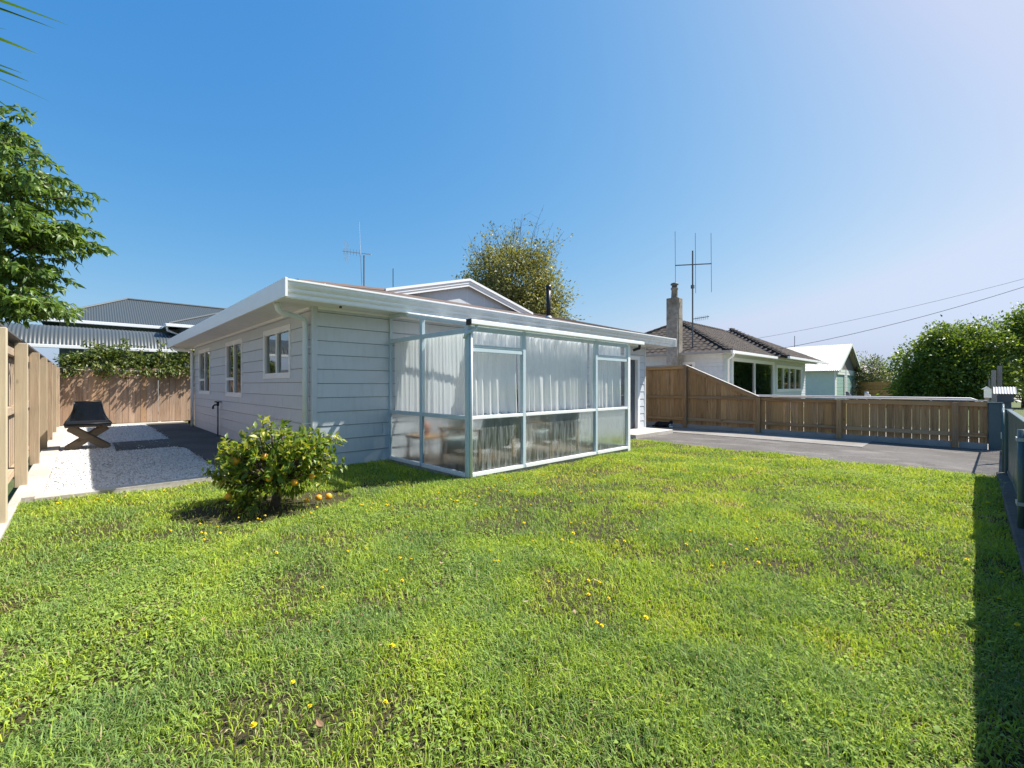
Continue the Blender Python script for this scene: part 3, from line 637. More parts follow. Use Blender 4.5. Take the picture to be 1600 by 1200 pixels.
bs = thing('side_table', 'low timber table with a pale cloth inside the sunroom', 'table', (1.8,-.55,.045))
part(MB().box(1.45,2.15,-.85,-.3,.42,.46), 'table_top', M['chairwood'], bs)
for x in (1.5,2.1):
    for yv in (-.8,-.35): part(MB().box(x-.02,x+.02,yv-.02,yv+.02,.045,.42), 'leg', M['chairwood'], bs)
tag(MB().lathe([(.05,0),(.09,.04),(.11,.12),(.10,.2),(.07,.22)], (1.75,-.6,.46)).build('terracotta_pot', paint('terracotta', (.5,.2,.1)), None, True), 'reddish pot glowing behind the side rolled glass', 'pot')
hr = thing('hose_bracket', 'small white oval hose bracket by the dark front door', 'bracket', (7.72,-.05,.45))
part(MB().lathe([(.09,0),(.12,.02),(.12,.10),(.09,.12)], (7.72,-.07,.4), 16), 'reel', M['white'], hr, True)

# ================================================================ FENCES
fence_l = thing('paling_fence', 'pale timber boundary fence with square posts along the white gravel', 'fence', (-3.05, 2, 0))
PX = -3.13
pal = MB().box(-.010, .010, -.071, .071, 0, 1.72).build('paling', M['paling'])
pal_me = pal.data; bpy.data.objects.remove(pal)
y = -3.2
while y < 12.1:
    if abs(((y+.8) % 2.1)) > -1:
        o = bpy.data.objects.new('paling', pal_me); COL.objects.link(o); o.parent = fence_l
        o.location = (PX-.014+3.05+rng.uniform(-.003,.003), y-2, .08+rng.uniform(-.008,.008)); o.rotation_euler = (0, 0, rng.uniform(-.02,.02))
    y += rng.uniform(.150,.166)
for k in range(-2, 7):
    yy = 1.3 + 2.1*k
    part(MB().box(PX+.052, PX+.062+.10, yy-.05, yy+.05, .03, 1.80+rng.uniform(-.012,.008)), 'post', M['post'], fence_l, False, .006)
    if k < 6:
        for z in (.22, .98, 1.68): part(MB().box(PX+.0, PX+.052, yy-1.04 if k == -2 else yy, yy+2.1, z-.045, z+.045), 'rail', M['rail'], fence_l, False, .004)
part(MB().box(PX-.07, PX+.11, -4.2, 12.15, 1.825, 1.85), 'capping', M['dcap'], fence_l, False, .003)

fence_b = thing('paling_fence', 'tan close-boarded fence with leaf shadows closing the back of the yard', 'fence', (-1.4, 12.2, 0))
m_ = MB().box(-.0735, .0735, -.010, .010, 0, 1.78).build('paling', M['tanpaling']); tp_me = m_.data; bpy.data.objects.remove(m_)
x = -3.0
while x < 3.2:
    o = bpy.data.objects.new('paling', tp_me); COL.objects.link(o); o.parent = fence_b
    o.location = (x+1.4, rng.uniform(-.004,.004)-.0, .06+rng.uniform(-.012,.012)); o.rotation_euler = (0, rng.uniform(-.004,.004), 0); x += rng.uniform(.1495,.153)
part(MB().box(-3.1, 3.2, 12.215, 12.265, .3, .39), 'rail', M['rail'], fence_b); part(MB().box(-3.1, 3.2, 12.215, 12.265, 1.45, 1.54), 'rail', M['rail'], fence_b)
for x in (-3.0, -.9, 1.2, 3.1): part(MB().box(x-.05, x+.05, 12.27, 12.37, 0, 1.8), 'post', M['post'], fence_b)
cl = thing('fence_wire', 'taut pale line strung across the top of the back fence', 'wire', (-3.0, 12.1, 1.76)); part(MB().tube([(-2.98,12.1,1.76),(-1.0,12.1,1.745),(.3,12.1,1.735)], .008, 5), 'line', M['antlight'], cl); part(MB().box(-3.03,-2.90,12.05,12.15,1.72,1.80), 'hook', M['black'], cl)

fence_r = thing('paling_fence', 'weathered brown fence stepping down beside the driveway', 'fence', (11.4, -3, 0))
FXR = 11.36
def ftop(y):
    if y > -.47: return 1.93
    if y > -2.62: return .955 + (1.93-.955)*(y+2.62)/2.15
    return .955
y = -7.0
while y < 3.4:
    wv = rng.uniform(.147,.151); t0, t1 = ftop(y-wv/2)-.06, ftop(y+wv/2)-.06; x0 = FXR+.052+rng.uniform(0,.006)
    mb = MB().add([(x0,y-wv/2,.03),(x0+.018,y-wv/2,.03),(x0+.018,y+wv/2,.03),(x0,y+wv/2,.03),(x0,y-wv/2,t0),(x0+.018,y-wv/2,t0),(x0+.018,y+wv/2,t1),(x0,y+wv/2,t1)],
                  [(0,3,2,1),(4,5,6,7),(0,1,5,4),(1,2,6,5),(2,3,7,6),(3,0,4,7)])
    part(mb, 'paling', M['dpaling'], fence_r)
    y += .150 + (rng.uniform(.001,.008) if y < -2 else rng.uniform(-.002,.003))
PY = [-6.56, -4.48, -2.60, -.47, 1.7]
for yy in PY: part(MB().box(FXR-.09, FXR+.01, yy-.055, yy+.055, -.12, ftop(yy-.001)-.045), 'post', M['dpost'], fence_r, False, .006)
PYs = [-7.05] + PY + [3.4]
for a, b in zip(PYs[:-1], PYs[1:]):
    part(MB().box(FXR+.001, FXR+.05, a, b, .16, .25), 'rail', M['drail'], fence_r, False, .004)
    if a >= -2.7:
        part(MB().box(FXR+.001, FXR+.05, a, b, .86, .95), 'rail', M['drail'], fence_r, False, .004)
    za, zb_ = ftop(a)-.08, ftop(b-.001)-.08
    part(MB().beam((FXR+.0255,a,za), (FXR+.0255,b,zb_), .048, .10), 'rail', M['drail'], fence_r, False, .004)
    part(MB().beam((FXR+.03,a,za+.075), (FXR+.03,b,zb_+.075), .15, .022), 'capping', M['cap'], fence_r, False, .003)
    part(MB().box(FXR-.03, FXR+.03, a+(.056 if a > -7 else .0), b-.056, -.15, .045), 'kickboard', M['cap'], fence_r, False, .004)

fence_s = thing('steel_fence', 'dark green sheet steel street fence at the right edge of the lawn', 'fence', (6.8, -7.22, 0))
for a in np.arange(-4.0, 6.7, 1.8):
    b = min(a+1.79, 6.78)
    part(MB().box(a, b, -7.19, -7.17, .08, .93), 'panel', M['greenfence'], fence_s, False, .004)
    part(MB().box(a, b, -7.205, -7.155, .90, .945), 'top_rail', M['greenfence'], fence_s, False, .006)
    part(MB().box(a, b, -7.20, -7.16, .07, .11), 'bottom_rail', M['greenfence'], fence_s)
for a in (-4.0, -2.2, -.4, 1.45, 3.3): part(MB().tube([(a,-7.125,0),(a,-7.125,.90)], .03, 12), 'post', M['greenfence'], fence_s, True)
part(MB().box(6.72, 6.80, -7.22, -7.14, -.1, .95), 'post', M['greenfence'], fence_s, False, .006)
for z in (.25,.8): part(MB().box(3.27,3.42,-7.17,-7.09,z,z+.03), 'clamp', M['galv'], fence_s)

gp_ = thing('gate_post', 'broad slate green steel post at the end of the driveway fence', 'post', (11.4,-7.15,-.08))
part(MB().box(11.30,11.52,-7.26,-7.06,-.14,.90), 'shaft', M['greenfence'], gp_, False, .008); part(MB().box(11.29,11.53,-7.27,-7.05,.90,.92), 'cap', M['greenfence'], gp_)
gt = thing('driveway_gate', 'wire mesh driveway gate seen almost edge-on beside the street fence', 'gate', (9,-7.22,-.05))
def GP(x, z, off=0): return (x, -7.13-.14*(x-6.86)/4.41+off, z)
for a, b in ((6.86,9.05),(9.09,11.27)):
    part(MB().tube([GP(a,.02),GP(b,.02),GP(b,.88),GP(a,.88),GP(a,.02)], .017, 8), 'frame', M['greenfence'], gt, True)
    mb = MB(); W_ = b-a; st = .09
    for k in np.arange(-.88, W_, st):
        for q in (1, -1):
            p0 = max(0, k); p1 = min(W_, k+.86)
            if p1-p0 < .02: continue
            za, zc = (.02+p0-k, .02+p1-k) if q > 0 else (.88-(p0-k), .88-(p1-k))
            mb.beam(GP(a+p0,za,.002*q), GP(a+p1,zc,.002*q), .0032, .0032)
    o = part(mb, 'mesh_infill', M['galv'], gt); o['kind'] = 'stuff'
part(MB().box(9.04,9.10,-7.23,-7.17,.35,.45), 'latch', M['galv'], gt)

# mailboxes beyond the gate post
mbx = thing('mailbox', 'letterbox with white corrugated roof on the driveway gate post', 'mailbox', (11.75,-7.45,.9))
part(MB().box(11.62,12.0,-7.43,-7.19,.92,1.11), 'box', M['darkdoor'], mbx, False, .004)
rm = MB(); n = 40
vs = []
for i in range(n+1):
    yv = -7.47+.33*i/n; dz = .006*math.cos(i*1.25)
    vs += [(11.54, yv, 1.10+dz), (11.80, yv, 1.245+dz), (12.08, yv, 1.10+dz)]
fs2 = []
for i in range(n): fs2 += [(3*i,3*i+1,3*i+4,3*i+3), (3*i+1,3*i+2,3*i+5,3*i+4)]
part(rm.add(vs, fs2), 'roof', M['whiteroof'], mbx); part(MB().box(11.70,11.92,-7.40,-7.22,-.15,.92), 'pedestal', M['greenfence'], mbx)
mb2 = thing('mailbox', 'small mint green letterbox behind the white roofed one', 'mailbox', (15.1,-7.1,-.1))
part(MB().box(14.95,15.2,-7.18,-7.04,.95,1.17), 'box', M['mint'], mb2, False, .004); part(MB().extrude([(-.10,0),(.10,0),(0,.08)], (14.92,-7.09,1.17), (15.23,-7.09,1.17), (0,1,0), (0,0,1)), 'roof', M['mint'], mb2); part(MB().box(15.03,15.12,-7.13,-7.05,-.15,.95), 'post', M['greyplank'], mb2)
pk = thing('plank_post', 'tall grey upright planks standing behind the letterboxes', 'post', (21.1,-7.4,-.1))
part(MB().box(20.9,21.0,-7.41,-7.29,-.15,1.82), 'plank', M['greyplank'], pk); part(MB().box(21.12,21.22,-7.56,-7.44,-.15,1.98), 'plank', M['greyplank'], pk); part(MB().box(20.9,20.95,-7.27,-7.22,-.15,1.5), 'plank', M['greyplank'], pk)
# neighbour's pipe rail just over the low fence
pr = thing('pipe_rail', 'grey galvanised pipe rail running behind the low driveway fence', 'rail', (12.9,-5,-.1))
part(MB().tube([(12.9,-7.0,.86),(12.9,-6.8,.955),(12.9,-1.5,.955),(12.9,2,.955)], .028, 8), 'top_pipe', M['galv'], pr, True)
for yv in (-6.1,-5.1,-4.0,-2.6,-1.2,.2): part(MB().tube([(12.9,yv,-.15),(12.9,yv,.95)], .02, 8), 'post', M['galv'], pr)
for yv, xv, lb in ((-4.35,13.2,'small dark tap head poking above the driveway fence on the left'),(-4.78,13.2,'small bright tap head poking above the driveway fence on the right')):
    q = thing('tap_head', lb, 'tap', (xv,yv,-.1)); part(MB().tube([(xv,yv,-.15),(xv,yv,1.0)], .016, 6), 'pipe', M['galv'], q)
    part(MB().tube([(xv,yv,.98),(xv,yv,1.10)], .045, 10).tube([(xv,yv,1.02),(xv-.08,yv-.08,1.0),(xv-.1,yv-.1,.95)], .02, 6), 'spout', M['antenna'] if 'dark' in lb else M['galv'], q, True)

# ================================================================ NEIGHBOURING HOUSES
def corr_face(mb, o, xd, up, L, H, kl, kr, step=.0253, amp=.009, n_=None):
    """sheet that fills a roof face: x along the eave, height limited by the hips"""
    o, xd, up = (np.asarray(q, float) for q in (o, xd, up)); n_ = np.cross(xd, up); n_ = n_ if n_[2] > 0 else -n_
    k = int(L/step); vs = []
    for i in range(k+1):
        x = L*i/k; h = min(H, x*kl if kl else H, (L-x)*kr if kr else H); w = n_*amp*math.cos(2*math.pi*x/(step*3)) if amp else 0
        vs += [o+xd*x+w, o+xd*x+up*max(h,.001)+w]
    mb.add(vs, [(2*i,2*i+2,2*i+3,2*i+1) for i in range(k)]); return mb
def slope(d, tan): return unit((d[0], d[1], tan))
def hip_roof(x0, x1, y0, y1, z, tan, parent, mat, amp=.009, step=.0253, faces='flrb', name='roof'):
    """hip roof over a rectangle (ridge along X when it is the longer side)"""
    lx, ly = x1-x0, y1-y0; run = min(lx, ly)/2; H = run*math.hypot(1, tan); k = math.hypot(1, tan); r = []
    if 'f' in faces: r.append(part(corr_face(MB(), (x0,y0,z), (1,0,0), slope((0,1),tan), lx, H, k, k, step, amp), name, mat, parent))
    if 'b' in faces: r.append(part(corr_face(MB(), (x0,y1,z), (1,0,0), slope((0,-1),tan), lx, H, k, k, step*3, 0), name, mat, parent))
    if 'l' in faces: r.append(part(corr_face(MB(), (x0,y0,z), (0,1,0), slope((1,0),tan), ly, H, k, k, step, amp), name, mat, parent))
    if 'r' in faces: r.append(part(corr_face(MB(), (x1,y0,z), (0,1,0), slope((-1,0),tan), ly, H, k, k, step*3, 0), name, mat, parent))
    return r
# grey house behind the back fence
gh = thing('house', 'slate blue house with grey corrugated hip roof behind the back fence', 'house', (0,17,0))
part(MB().box(-3.1, 6, 16.5, 22, -.1, 3.62), 'wall', M['slate'], gh); part(MB().box(.35, 5.5, 15.2, 16.5, -.1, 3.62), 'wing_wall', M['slate'], gh)
hip_roof(-3.6, 8.0, 16.0, 21.0, 3.66, .53, gh, M['greyroof'])
hip_roof(-.1, 5.6, 14.8, 20.5, 3.66, .42, gh, M['greyroof'], faces='flr', name='wing_roof')
rcp = MB().tube([(-3.6,16,3.68),(-1.1,18.5,5.0),(5.5,18.5,5.0)], .05, 6); part(rcp, 'ridge_capping', M['greyroof'], gh)
part(MB().tube([(-.1,14.8,3.68),(2.75,17.65,4.88)], .05, 6), 'hip_capping', M['greyroof'], gh)
part(MB().box(-3.68, -.06, 15.9, 16.02, 3.55, 3.67), 'gutter', M['whitemetal'], gh, False, .01); part(MB().box(-.18, 5.6, 14.7, 14.82, 3.55, 3.67).box(-.2,-.08,14.82,16.0,3.55,3.67), 'gutter', M['whitemetal'], gh, False, .01)
part(MB().tube([(-.12,14.95,3.56),(-.1,15.0,3.42),(.25,15.1,3.3),(.28,15.12,2.5)], .045, 8), 'downpipe', M['whitemetal'], gh, True)
bn = MB(); k = 300; rows = 7; vs = []
for i in range(k+1):
    x = -4.6 + 5.6*i/k
    for r in range(rows+1):
        f = r/rows; a = f*R(75); yv = 15.95 - 1.55*math.sin(a)/math.sin(R(75)); zv = 2.62 + .78*(math.cos(a)-math.cos(R(75)))/(1-math.cos(R(75))); w = .010*math.cos(2*math.pi*i/5.2)
        vs.append((x, yv-w*math.sin(a), zv+w*math.cos(a)))
part(bn.add(vs, [(i*(rows+1)+r, i*(rows+1)+r+1, (i+1)*(rows+1)+r+1, (i+1)*(rows+1)+r) for i in range(k) for r in range(rows)]), 'verandah_roof', M['greyroof'], gh, True)
part(MB().box(-4.65, 1.05, 14.28, 14.40, 2.52, 2.63), 'verandah_gutter', M['whitemetal'], gh, False, .01)
for x in (-4.4,-2.4,-.4): part(MB().box(x-.05,x+.05,14.4,14.5,-.1,2.55), 'verandah_post', M['white'], gh)
# tiled house across the driveway fence
th = thing('house', 'white weatherboard house with dark tiled hip roof beyond the driveway', 'house', (17.5,.5,0))
NX0, NX1, NY0, NY1, NZ = 17.0, 31.6, .2, 8.3, 2.68
TNL = lambda a, n, z: (NX0+.5-n, NY0+.5+a, z); TNF = lambda a, n, z: (NX0+.5+a, NY0+.5-n, z)
wl = [(1.25,2.25,1.3,2.32), (4.2,5.0,1.4,2.3)]
wall('side_wall', TNL, 7.2, -.1, NZ, wl, th, .17, .1, 5, M['cream'], M['cream'])
porch = (1.0, 7.0, .45, 2.5); bay = (7.5, 12.6, .95, 2.38)
part(MB().box(31.0,31.1,.8,7.8,-.1,NZ).box(17.6,31.1,7.75,7.85,-.1,NZ), 'rear_wall', M['cream'], th)
wall('front_wall', TNF, 13.6, -.1, NZ, [porch, bay], th, .17, .1, 5, M['cream'], M['cream'])
window(TNL, *wl[0], [(0,1,0,1)], th, .06, M['white'], None, .05); window(TNL, *wl[1], [(0,1,0,1)], th, .06, M['white'], None, .05)
window(TNF, *porch, [(0,.5,0,1),(.5,1,0,1)], th, .09, M['white'], None, .06)
window(TNF, *bay, [(0,.25,0,1),(.25,.5,0,1),(.5,.75,0,1),(.75,1,0,1)], th, .09, M['white'], None, .06)
part(MB().box(17.62,31.0,3.6,3.7,-.1,NZ).box(17.62,31,.72,7.8,-.1,.1), 'interior', M['room'], th)
part(MB().box(NX0+.02,NX1-.02,NY0+.02,NY1-.02,NZ,NZ+.01), 'soffit', M['soffit'], th)
part(MB().box(NX0-.1,NX0+.01,NY0-.05,NY1,NZ-.04,NZ+.07), 'gutter', M['cap'], th, False, .01); part(MB().box(NX0+.01,NX1,NY0-.1,NY0+.01,NZ-.06,NZ+.06), 'gutter', M['white'], th, False, .01)
part(MB().tube([(17.1,.12,NZ-.02),(17.1,.12,NZ-.16),(17.38,.42,NZ-.3),(17.40,.44,.0)], .045, 8), 'downpipe', M['white'], th, True)
TT = .5; under = hip_roof(NX0, NX1, NY0, NY1, NZ+.03, TT, th, M['tile'], 0, .3, 'flrb', 'roof')
# concrete tiles: the face towards the driveway tile by tile, the street face joined
tw, tg = .30, .33; ku = math.hypot(1, TT)
def tile_shape():
    vs = []; n = 6
    for f, dz in ((0,.028),(1,.010)):
        for i in range(n+1):
            x = -tw/2+tw*i/n; vs.append((x, f*(tg+.06), dz+.018*math.sin(i/n*2*math.pi)))
    for i in range(n+1): x = -tw/2+tw*i/n; vs.append((x, 0, .004+.018*math.sin(i/n*2*math.pi)))
    fs_ = [(i,i+1,n+2+i,n+1+i) for i in range(n)] + [(2*n+2+i, 2*n+3+i, i+1, i) for i in range(n)]
    return np.array(vs), fs_
tv, tf = tile_shape()
def frame_m(o, xd, up): n_ = np.cross(xd, up); return np.array(o), np.array(xd, float), np.array(up, float), n_
# face looking to -X: along -Y so that its normal points outward
from mathutils import Matrix
tme = bpy.data.meshes.new('roof_tile'); tme.from_pydata([tuple(p) for p in tv], [], tf); tme.materials.append(M['tile']); tme.update()
o_, xd, up = V(NX0,NY1,NZ+.035), V(0,-1,0), slope((1,0),TT); nn = np.cross(xd, up); L = NY1-NY0
r = 0; cnt = 0; run = L/2*ku
rooft = under[1]
while r*tg < run-.1:
    h = r*tg; x = tw/2
    while x < L:
        if h+tg*.6 < min(x, L-x)*ku + .12 and cnt < 300:
            p = o_+xd*x+up*h - V(17.5,.5,0)
            jz = rng.uniform(-.004,.006); ob = bpy.data.objects.new('roof_tile', tme); COL.objects.link(ob); ob.parent = rooft
            ob.matrix_local = Matrix(((xd[0],up[0],nn[0],p[0]),(xd[1],up[1],nn[1],p[1]),(xd[2],up[2],nn[2],p[2]+jz),(0,0,0,1))); cnt += 1
        x += tw
    r += 1
def tile_face(o, xd, up, L, run, name, parent, tw_=.30):
    o, xd, up = V(*o), V(*xd), np.asarray(up, float); nn = np.cross(xd, up); mb = MB(); r = 0
    while r*tg < run-.1:
        h = r*tg; x = tw/2
        while x < L:
            if h+tg*.5 < min(x, L-x)*ku + .1:
                b = o+xd*x+up*h+nn*rng.uniform(-.004,.006); mb.add([b+xd*q[0]+up*q[1]+nn*q[2] for q in tv], tf)
            x += tw
        r += 1
    ob = part(mb, name, M['tile'], parent); ob['kind'] = 'stuff'; return ob
tile_face((NX0,NY0,NZ+.035), (1,0,0), slope((0,1),TT), NX1-NX0, (NY1-NY0)/2*ku, 'roof_tiles', under[0])
# second, slightly higher hip over the wing at the street end
wr = hip_roof(23.2, 31.8, -.35, 8.25, NZ+.02, TT, th, M['tile'], 0, .3, 'fl', 'wing_roof')
tile_face((23.2,8.25,NZ+.03), (0,-1,0), slope((1,0),TT), 8.6, 4.3*ku, 'roof_tiles', wr[1])
tile_face((23.2,-.35,NZ+.03), (1,0,0), slope((0,1),TT), 8.6, 4.3*ku, 'roof_tiles', wr[0])
part(MB().box(23.1,31.9,-.45,-.34,NZ-.06,NZ+.06), 'wing_gutter', M['white'], th, False, .01)
def caps(a, b, parent):
    a, b = np.array(a), np.array(b); n = int(np.linalg.norm(b-a)/.36)
    for i in range(n):
        p = a+(b-a)*i/n; q = a+(b-a)*(i+1.12)/n; part(MB().tube([p,q], [.105,.088], 8), 'hip_cap', M['tile'], parent)
ym = (NY0+NY1)/2; zr = NZ+.05+TT*(NY1-NY0)/2
caps((NX0,NY0,NZ+.05),(NX0+ym-NY0,ym,zr),rooft); caps((NX0,NY1,NZ+.05),(NX0+ym-NY0,ym,zr),rooft); caps((NX0+ym-NY0,ym,zr),(27,ym,zr),under[0])
caps((23.2,-.35,NZ+.05),(27.5,3.95,NZ+.05+TT*4.3),wr[0])
# chimney
cm = part(MB().box(16.75,17.3,2.40,2.92,-.1,5.25).box(16.74,17.31,2.39,2.93,4.3,4.34), 'chimney', M['chimney'], th, False, .02)
part(MB().lathe([(.17,0),(.15,.05),(.135,.38),(.16,.42),(.17,.48),(.15,.5)], (17.03,2.66,5.25), 14), 'chimney_pot', M['chimney'], cm, True)
part(MB().lathe([(.12,0),(.12,.1),(.18,.12),(.16,.18),(.06,.22)], (17.03,2.66,5.76), 12), 'cowl', M['antenna'], cm, True)
va = thing('tv_aerial', 'tall three armed aerial beside the rendered chimney', 'aerial', (17.6,2.3,4.0))
bx, by = 17.55, 2.05
part(MB().tube([(bx,by,3.0),(bx,by,7.42)], .034, 8), 'mast', M['antenna'], va)
rt = V(.7194,-.6946,0)
part(MB().beam(V(bx,by,6.78)-rt*.78+V(0,0,-.03), V(bx,by,6.78)+rt*.86+V(0,0,.05), .04, .04), 'boom', M['antenna'], va)
for k, dz, lo, hi in ((-.78,-.03,-1.35,1.55),(.14,.0,-1.3,1.45),(.86,.05,-1.3,1.4)): part(MB().tube([V(bx,by,6.78+dz+lo)+rt*k, V(bx,by,6.78+dz+hi)+rt*(k-.02)], .011, 5), 'element', M['antenna'], va)
part(MB().box(bx-.06,bx+.06,by-.06,by+.06,5.7,5.85), 'clamp', M['antenna'], va)
ya = MB(); c0 = V(bx,by,4.3); ya.beam(c0, c0+rt*.75+V(0,0,.12), .03, .03)
for i in range(7): q = c0+rt*(.15+.09*i)+V(0,0,.1*i/7); ya.tube([q-V(0,0,.10), q+V(0,0,.10)], .008, 4)
part(ya, 'lower_array', M['antenna'], va)
# garage with white roof
gg = thing('garage', 'mint green garage with white corrugated gable roof down the street', 'garage', (44,1,-.1))
GX0, GX1, GY0, GY1, GE, GA = 39.9, 49.0, .7, 12, 2.6, 4.72; gm = (GX0+GX1)/2
TGL = lambda a, n, z: (GX0-n, GY0+a, z); TGF = lambda a, n, z: (GX0+a, GY0-n, z)
gdo = [(.8,3.9,0,2.15),(5.0,8.2,0,2.15)]
wall('side_wall', TGL, 11, -.15, GE, [], gg, .21, .1, 6, M['mint'], M['mint']); wall('front_wall', TGF, GX1-GX0, -.15, GE, gdo, gg, .21, .1, 6, M['mint'], M['mint'])
part(MB().add([(GX0,GY0,GE),(GX1,GY0,GE),(gm,GY0,GA-.1)], [(0,1,2)]), 'gable', M['greyplank'], gg)
for a, b, c_, d in gdo:
    dd = MB()
    for z in np.arange(-.1,2.1,.3): boxin(TGF, dd, a, b, -.08, -.05, z+.006, z+.294)
    part(dd, 'garage_door', M['mintdoor'], gg)
for a in (0,4.45,9.0): m_ = MB(); boxin(TGF, m_, a-.08, a+.12, 0, .06, -.1, GE); part(m_, 'trim', M['white'], gg)
for s in (-1, 1):
    L_ = math.hypot(gm-GX0+.5, GA-GE+.23); up = unit((-s*1.0, 0, (GA-GE)/(gm-GX0)))
    o3 = (gm+s*(gm-GX0+.5), GY0-.45, GE-.5*(GA-GE)/(gm-GX0)+.06)
    part(corr_face(MB(), o3, (0,1,0), up, 12.4, L_, 0, 0, .045, .014), 'roof', M['whiteroof'], gg)
    part(MB().beam((gm,GY0-.45,GA), (o3[0],GY0-.45,o3[2]-.06), .03, .2), 'barge_board', M['mint'], gg)
part(MB().tube([(46.5,5,4.0),(46.5,5,6.0)], .03, 5), 'rod', M['antenna'], gg)
# far house and fence
fh = thing('house', 'distant house with pale hip roof left of the big roadside tree', 'house', (64,0,0))
part(MB().box(60,72,.5,10,-.1,2.6), 'wall', paint('brown_wall', (.14,.10,.08)), fh); hip_roof(59,73,-.5,11,2.6,.36,fh,paint('pale_pink_roof',(.62,.52,.48)),0,.3)
TH = lambda a, n, z: (60-n, .5+a, z); THF = lambda a, n, z: (60+a, .5-n, z)
window(TH, 2.2,4.4,.9,2.2,[(0,.5,0,1),(.5,1,0,1)],fh,.08,M['white']); window(THF, 1,3.4,.9,2.2,[(0,.5,0,1),(.5,1,0,1)],fh,.08,M['white'])
ff = thing('board_fence', 'dark brown horizontal board fence left of the roadside tree', 'fence', (46,-2.5,-.1))
for k in range(5): part(MB().beam((48.2,.4,.05+.34*k), (43.0,-4.2,.05+.34*k), .03, .31), 'board', M['dpaling'], ff)
# house beyond the left fence (shows mirrored in the side windows)
lh = thing('house', 'grey roofed house mirrored in the side windows of the blue house', 'house', (-12,4,0))
part(MB().box(-18,-9,-4,13,-.1,2.6), 'wall', M['cream'], lh); hip_roof(-18.5,-8.5,-4.5,13.5,2.6,.4,lh,M['greyroof'],0,.3)

# ================================================================ PLANTS
def leaf_mesh(name, P, D, Lg, Wd, mat, rnd, curve=.25, N=None):
    """one folded leaf per row: base P, direction D, length, width; 6 vertices, 4 faces"""
    n = len(P); D = D/np.linalg.norm(D, axis=1, keepdims=True)
    if N is None: N = nr.normal(size=(n,3)) + np.array((0,0,1.1))
    S = np.cross(D, N); S /= np.linalg.norm(S, axis=1, keepdims=True)+1e-9; U = np.cross(S, D)
    L_ = np.asarray(Lg)[:,None]; w = np.asarray(Wd)[:,None]/2
    mid = P + D*L_*.45 + U*L_*curve*.18; tip = P + D*L_ - U*L_*curve*.35
    fold = U*w*.35
    vs = np.stack([P, mid-S*w+fold, mid, mid+S*w+fold, tip], 1).reshape(-1,3)
    b = 5*np.arange(n)[:,None]; f = np.concatenate([b+np.array([[0,1,2]]), b+np.array([[1,4,2]]), b+np.array([[0,2,3]]), b+np.array([[2,4,3]])], 1).ravel()
    return np_mesh(name, vs, f, np.full(n*4, 3), [mat], {'rnd': np.repeat(rnd, 5)})
def crown_points(ell, ncl, per, spread, shell=.75):
    """clump centres in a set of ellipsoids (more near the shell), then leaves round each clump"""
    ell = np.array(ell, float); vol = ell[:,3]*ell[:,4]*ell[:,5]; k = nr.choice(len(ell), ncl, p=vol/vol.sum())
    d = nr.normal(size=(ncl,3)); d /= np.linalg.norm(d, axis=1, keepdims=True); r = np.clip(nr.normal(.86,.20,ncl), .2, 1.22)
    C = ell[k,:3] + d*r[:,None]*ell[k,3:]
    P = np.repeat(C, per, 0); q = nr.normal(size=P.shape); P = P + q*spread
    return C, P, np.repeat(d, per, 0), q
def tree(name, base, ell, ncl, per, spread, leaf, mat, label, cat='tree', group=None, trunk_r=.2, limbs=14, lw=.5, droop=.2, twigs=0, bark=None):
    t = thing(name, label, cat, base, group); base = np.array(base, float); e = np.array(ell, float); cen = (e[:,:3]*(e[:,3:4]*e[:,4:5]*e[:,5:6])).sum(0)/(e[:,3:4]*e[:,4:5]*e[:,5:6]).sum()
    C, P, d, q = crown_points(ell, ncl, per, spread)
    mb = MB(); mid = base*.45+cen*.55; mid[:2] += nr.normal(size=2)*.15
    mb.tube([base-V(0,0,.2), base*.75+mid*.25+V(.05,.03,0), mid], [trunk_r*1.25, trunk_r, trunk_r*.7], 9)
    for i in nr.choice(len(C), min(limbs, len(C)), replace=False):
        c = C[i]; s0 = base*.5+mid*.5 if nr.random() < .4 else mid; m2 = (s0+c)/2 + nr.normal(size=3)*.12*np.linalg.norm(c-s0)
        mb.tube([s0, m2, c], [trunk_r*.45, trunk_r*.25, trunk_r*.05], 6)
    for i in range(twigs):
        c = C[nr.integers(len(C))]; k = c + V(nr.normal()*.4, nr.normal()*.4, nr.uniform(.4,1.5)); mb.tube([c, (c+k)/2+nr.normal(size=3)*.06, k], [.022,.014,.007], 4)
    part(mb, 'trunk', bark or M['bark'], t, True)
    D = d*.6 + q*.5 + nr.normal(size=P.shape)*.6; D[:,2] -= droop
    n = len(P); Lg = leaf*nr.uniform(.65,1.25,n); cl = np.repeat(nr.random(ncl), per)
    rnd = np.clip(cl*.45+nr.random(n)*.55 + .0, 0, 1)
    me = leaf_mesh('crown', P-base, D, Lg, Lg*lw, mat, rnd); o = link('crown', me, t); return t

